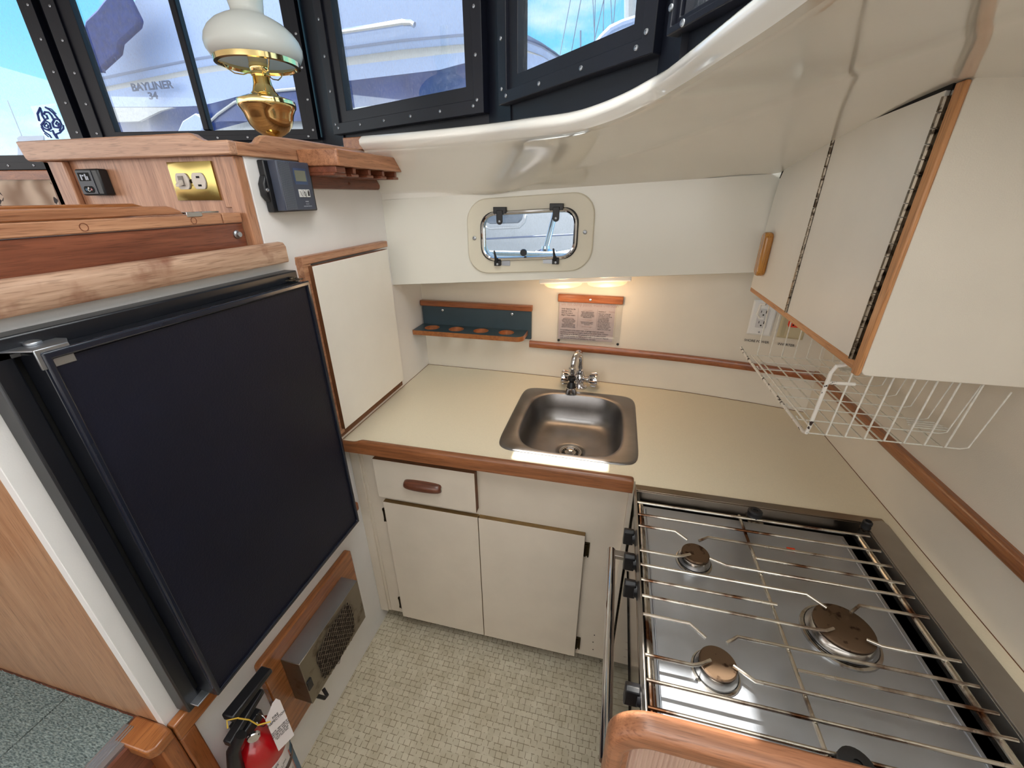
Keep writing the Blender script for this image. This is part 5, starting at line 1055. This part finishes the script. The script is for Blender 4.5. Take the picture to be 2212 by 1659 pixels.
for u, v in ((224,153),(248,126)): m = MB(); m.tube([at(u+a,v+b,3.69) for a,b in ((0,-2),(-4,4),(3,4),(1,-4))], .006, 5); m.build('toggle', M_canvas, c_)
p0 = at(330,187,3.93); MTX = frame_from((p0.x,3.918,p0.z), (1,0,0), (0,0,1))
o = text('lettering', 'BAYLINER', MTX, .088, plain('boat_letter',(70,82,110),.5), t, squeeze=1.32, extrude=.002, bold=.0025); p1 = at(333,208,3.93)
text('lettering', '34', frame_from((p1.x,3.918,p1.z),(1,0,0),(0,0,1)), .082, plain('boat_letter',(70,82,110),.5), t, squeeze=1.45, extrude=.002, bold=.0025)
# porthole view: the neighbour's portlight, our own side deck and stanchion
m = MB(); pl = [at(u,v,3.90) for u,v in ((1042,465),(1048,478),(1060,484),(1120,482),(1127,474),(1130,460),(1125,452),(1048,455))]; m.prism([(p.x,p.z) for p in pl], 1, 3.88, 3.935); m.build('portlight', plain('portlight_grey',(110,122,136),.3,var=.2), t, bevel=.01)
m = MB(); m.tube([at(u,v,3.90) for u,v in ((1038,474),(1044,488),(1058,494),(1122,491),(1133,480),(1137,464))], .012, 8); m.build('portlight_rim', M_hull, t)
m = MB(); m.tube([at(1030,517,3.93),at(1265,505,3.93)], .008, 6); m.build('hull_line', M_line, t)
t = thing('side_deck', (-.2,1.9,1.36), 'white side deck edge with a chrome stanchion outside the porthole', 'deck')
m = MB(); q0, q1 = at(1060,552,1.9), at(1262,536,1.9)
m.loft([[(q0.x-.3,1.76,q0.z-.04),(q0.x-.3,1.9,q0.z-.012),(q0.x-.3,1.96,q0.z-.03),(q0.x-.3,1.98,q0.z-.15)],[(q1.x+.5,1.76,q1.z+.03),(q1.x+.5,1.9,q1.z+.03),(q1.x+.5,1.96,q1.z+.0),(q1.x+.5,1.98,q1.z-.10)]]); m.build('deck_edge', M_gelm, t)
sb = at(1178,541,1.88); st_ = at(1200,455,1.92)
m = MB(); m.tube([sb, st_, st_+(st_-sb)*.6], .0125, 14); s1 = m.build('stanchion', M_chr, t)
m = MB(); m.lathe([(.05,-.008),(.05,.002),(.02,.008),(.018,.02)], c=tuple(sb), n=20); m.build('stanchion_base', M_chr, t)
# masts, rigging and a far boat
t = thing('sailboat_rigging', (2.5,14,0), 'distant sailboat mast with thin rigging wires seen through the right window', 'mast')
m = MB(); m.tube([at(1362,220,14),at(1362,-300,14)], .16, 10); m.build('mast', M_boat2, t)
for a,b in (((1205,112),(1240,-40)),((1228,116),(1262,-40)),((1283,92),(1287,-60)),((1286,92),(1278,-60)),((1302,75),(1306,-60)),((1275,95),(1318,-60)),((1322,60),(1334,-60)),((1324,56),(1316,-60))):
    m = MB(); m.tube([at(a[0],a[1]+30,13.5),at(b[0],b[1],13.5)], .011, 5); m.build('wire', M_line, t)
m = MB(); m.tube([at(1254,140,13),at(1254,66,13)], .02, 5); m.build('antenna', M_line, t)
t = thing('radar_arch', (1.0,8,2.2), 'curved white rail of a far boat in the right window corner', 'boat rail')
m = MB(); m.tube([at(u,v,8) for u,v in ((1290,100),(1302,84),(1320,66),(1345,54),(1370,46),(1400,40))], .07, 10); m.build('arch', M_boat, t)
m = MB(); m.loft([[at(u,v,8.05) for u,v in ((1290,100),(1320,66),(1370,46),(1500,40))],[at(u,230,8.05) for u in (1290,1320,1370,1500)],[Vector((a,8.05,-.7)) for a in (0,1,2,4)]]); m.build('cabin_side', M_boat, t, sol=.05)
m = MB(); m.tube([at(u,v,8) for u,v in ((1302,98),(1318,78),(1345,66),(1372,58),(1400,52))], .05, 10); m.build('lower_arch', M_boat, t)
t = thing('far_boat', (-20,11,1), 'far boat bow and a fishing rod beyond the saloon window', 'boat')
m = MB(); m.loft([[at(u,v,11) for u,v in ((38,299),(44,294),(95,293))],[at(u,v,11) for u,v in ((40,302),(58,301),(95,299))],[at(u,700,11) for u in (44,62,99)]]); m.build('bow', M_line, t, sol=.05)
m = MB(); m.tube([at(52,306,11),at(16,217,11)], .015, 5); m.build('rod', M_line, t)
m = MB(); m.box(-60,60,4.2,120,-.75,-.7); 
def water():
    m_, t_, b = base('water'); b.inputs['Base Color'].default_value = (.03,.07,.09,1); b.inputs['Roughness'].default_value = .08
    n = t_.nodes.new('ShaderNodeTexNoise'); n.inputs['Scale'].default_value = 3; bp = t_.nodes.new('ShaderNodeBump'); bp.inputs['Strength'].default_value = .3; t_.links.new(n.outputs['Fac'], bp.inputs['Height']); t_.links.new(bp.outputs[0], b.inputs['Normal']); return m_
struct(m.build('ground_water', water()))
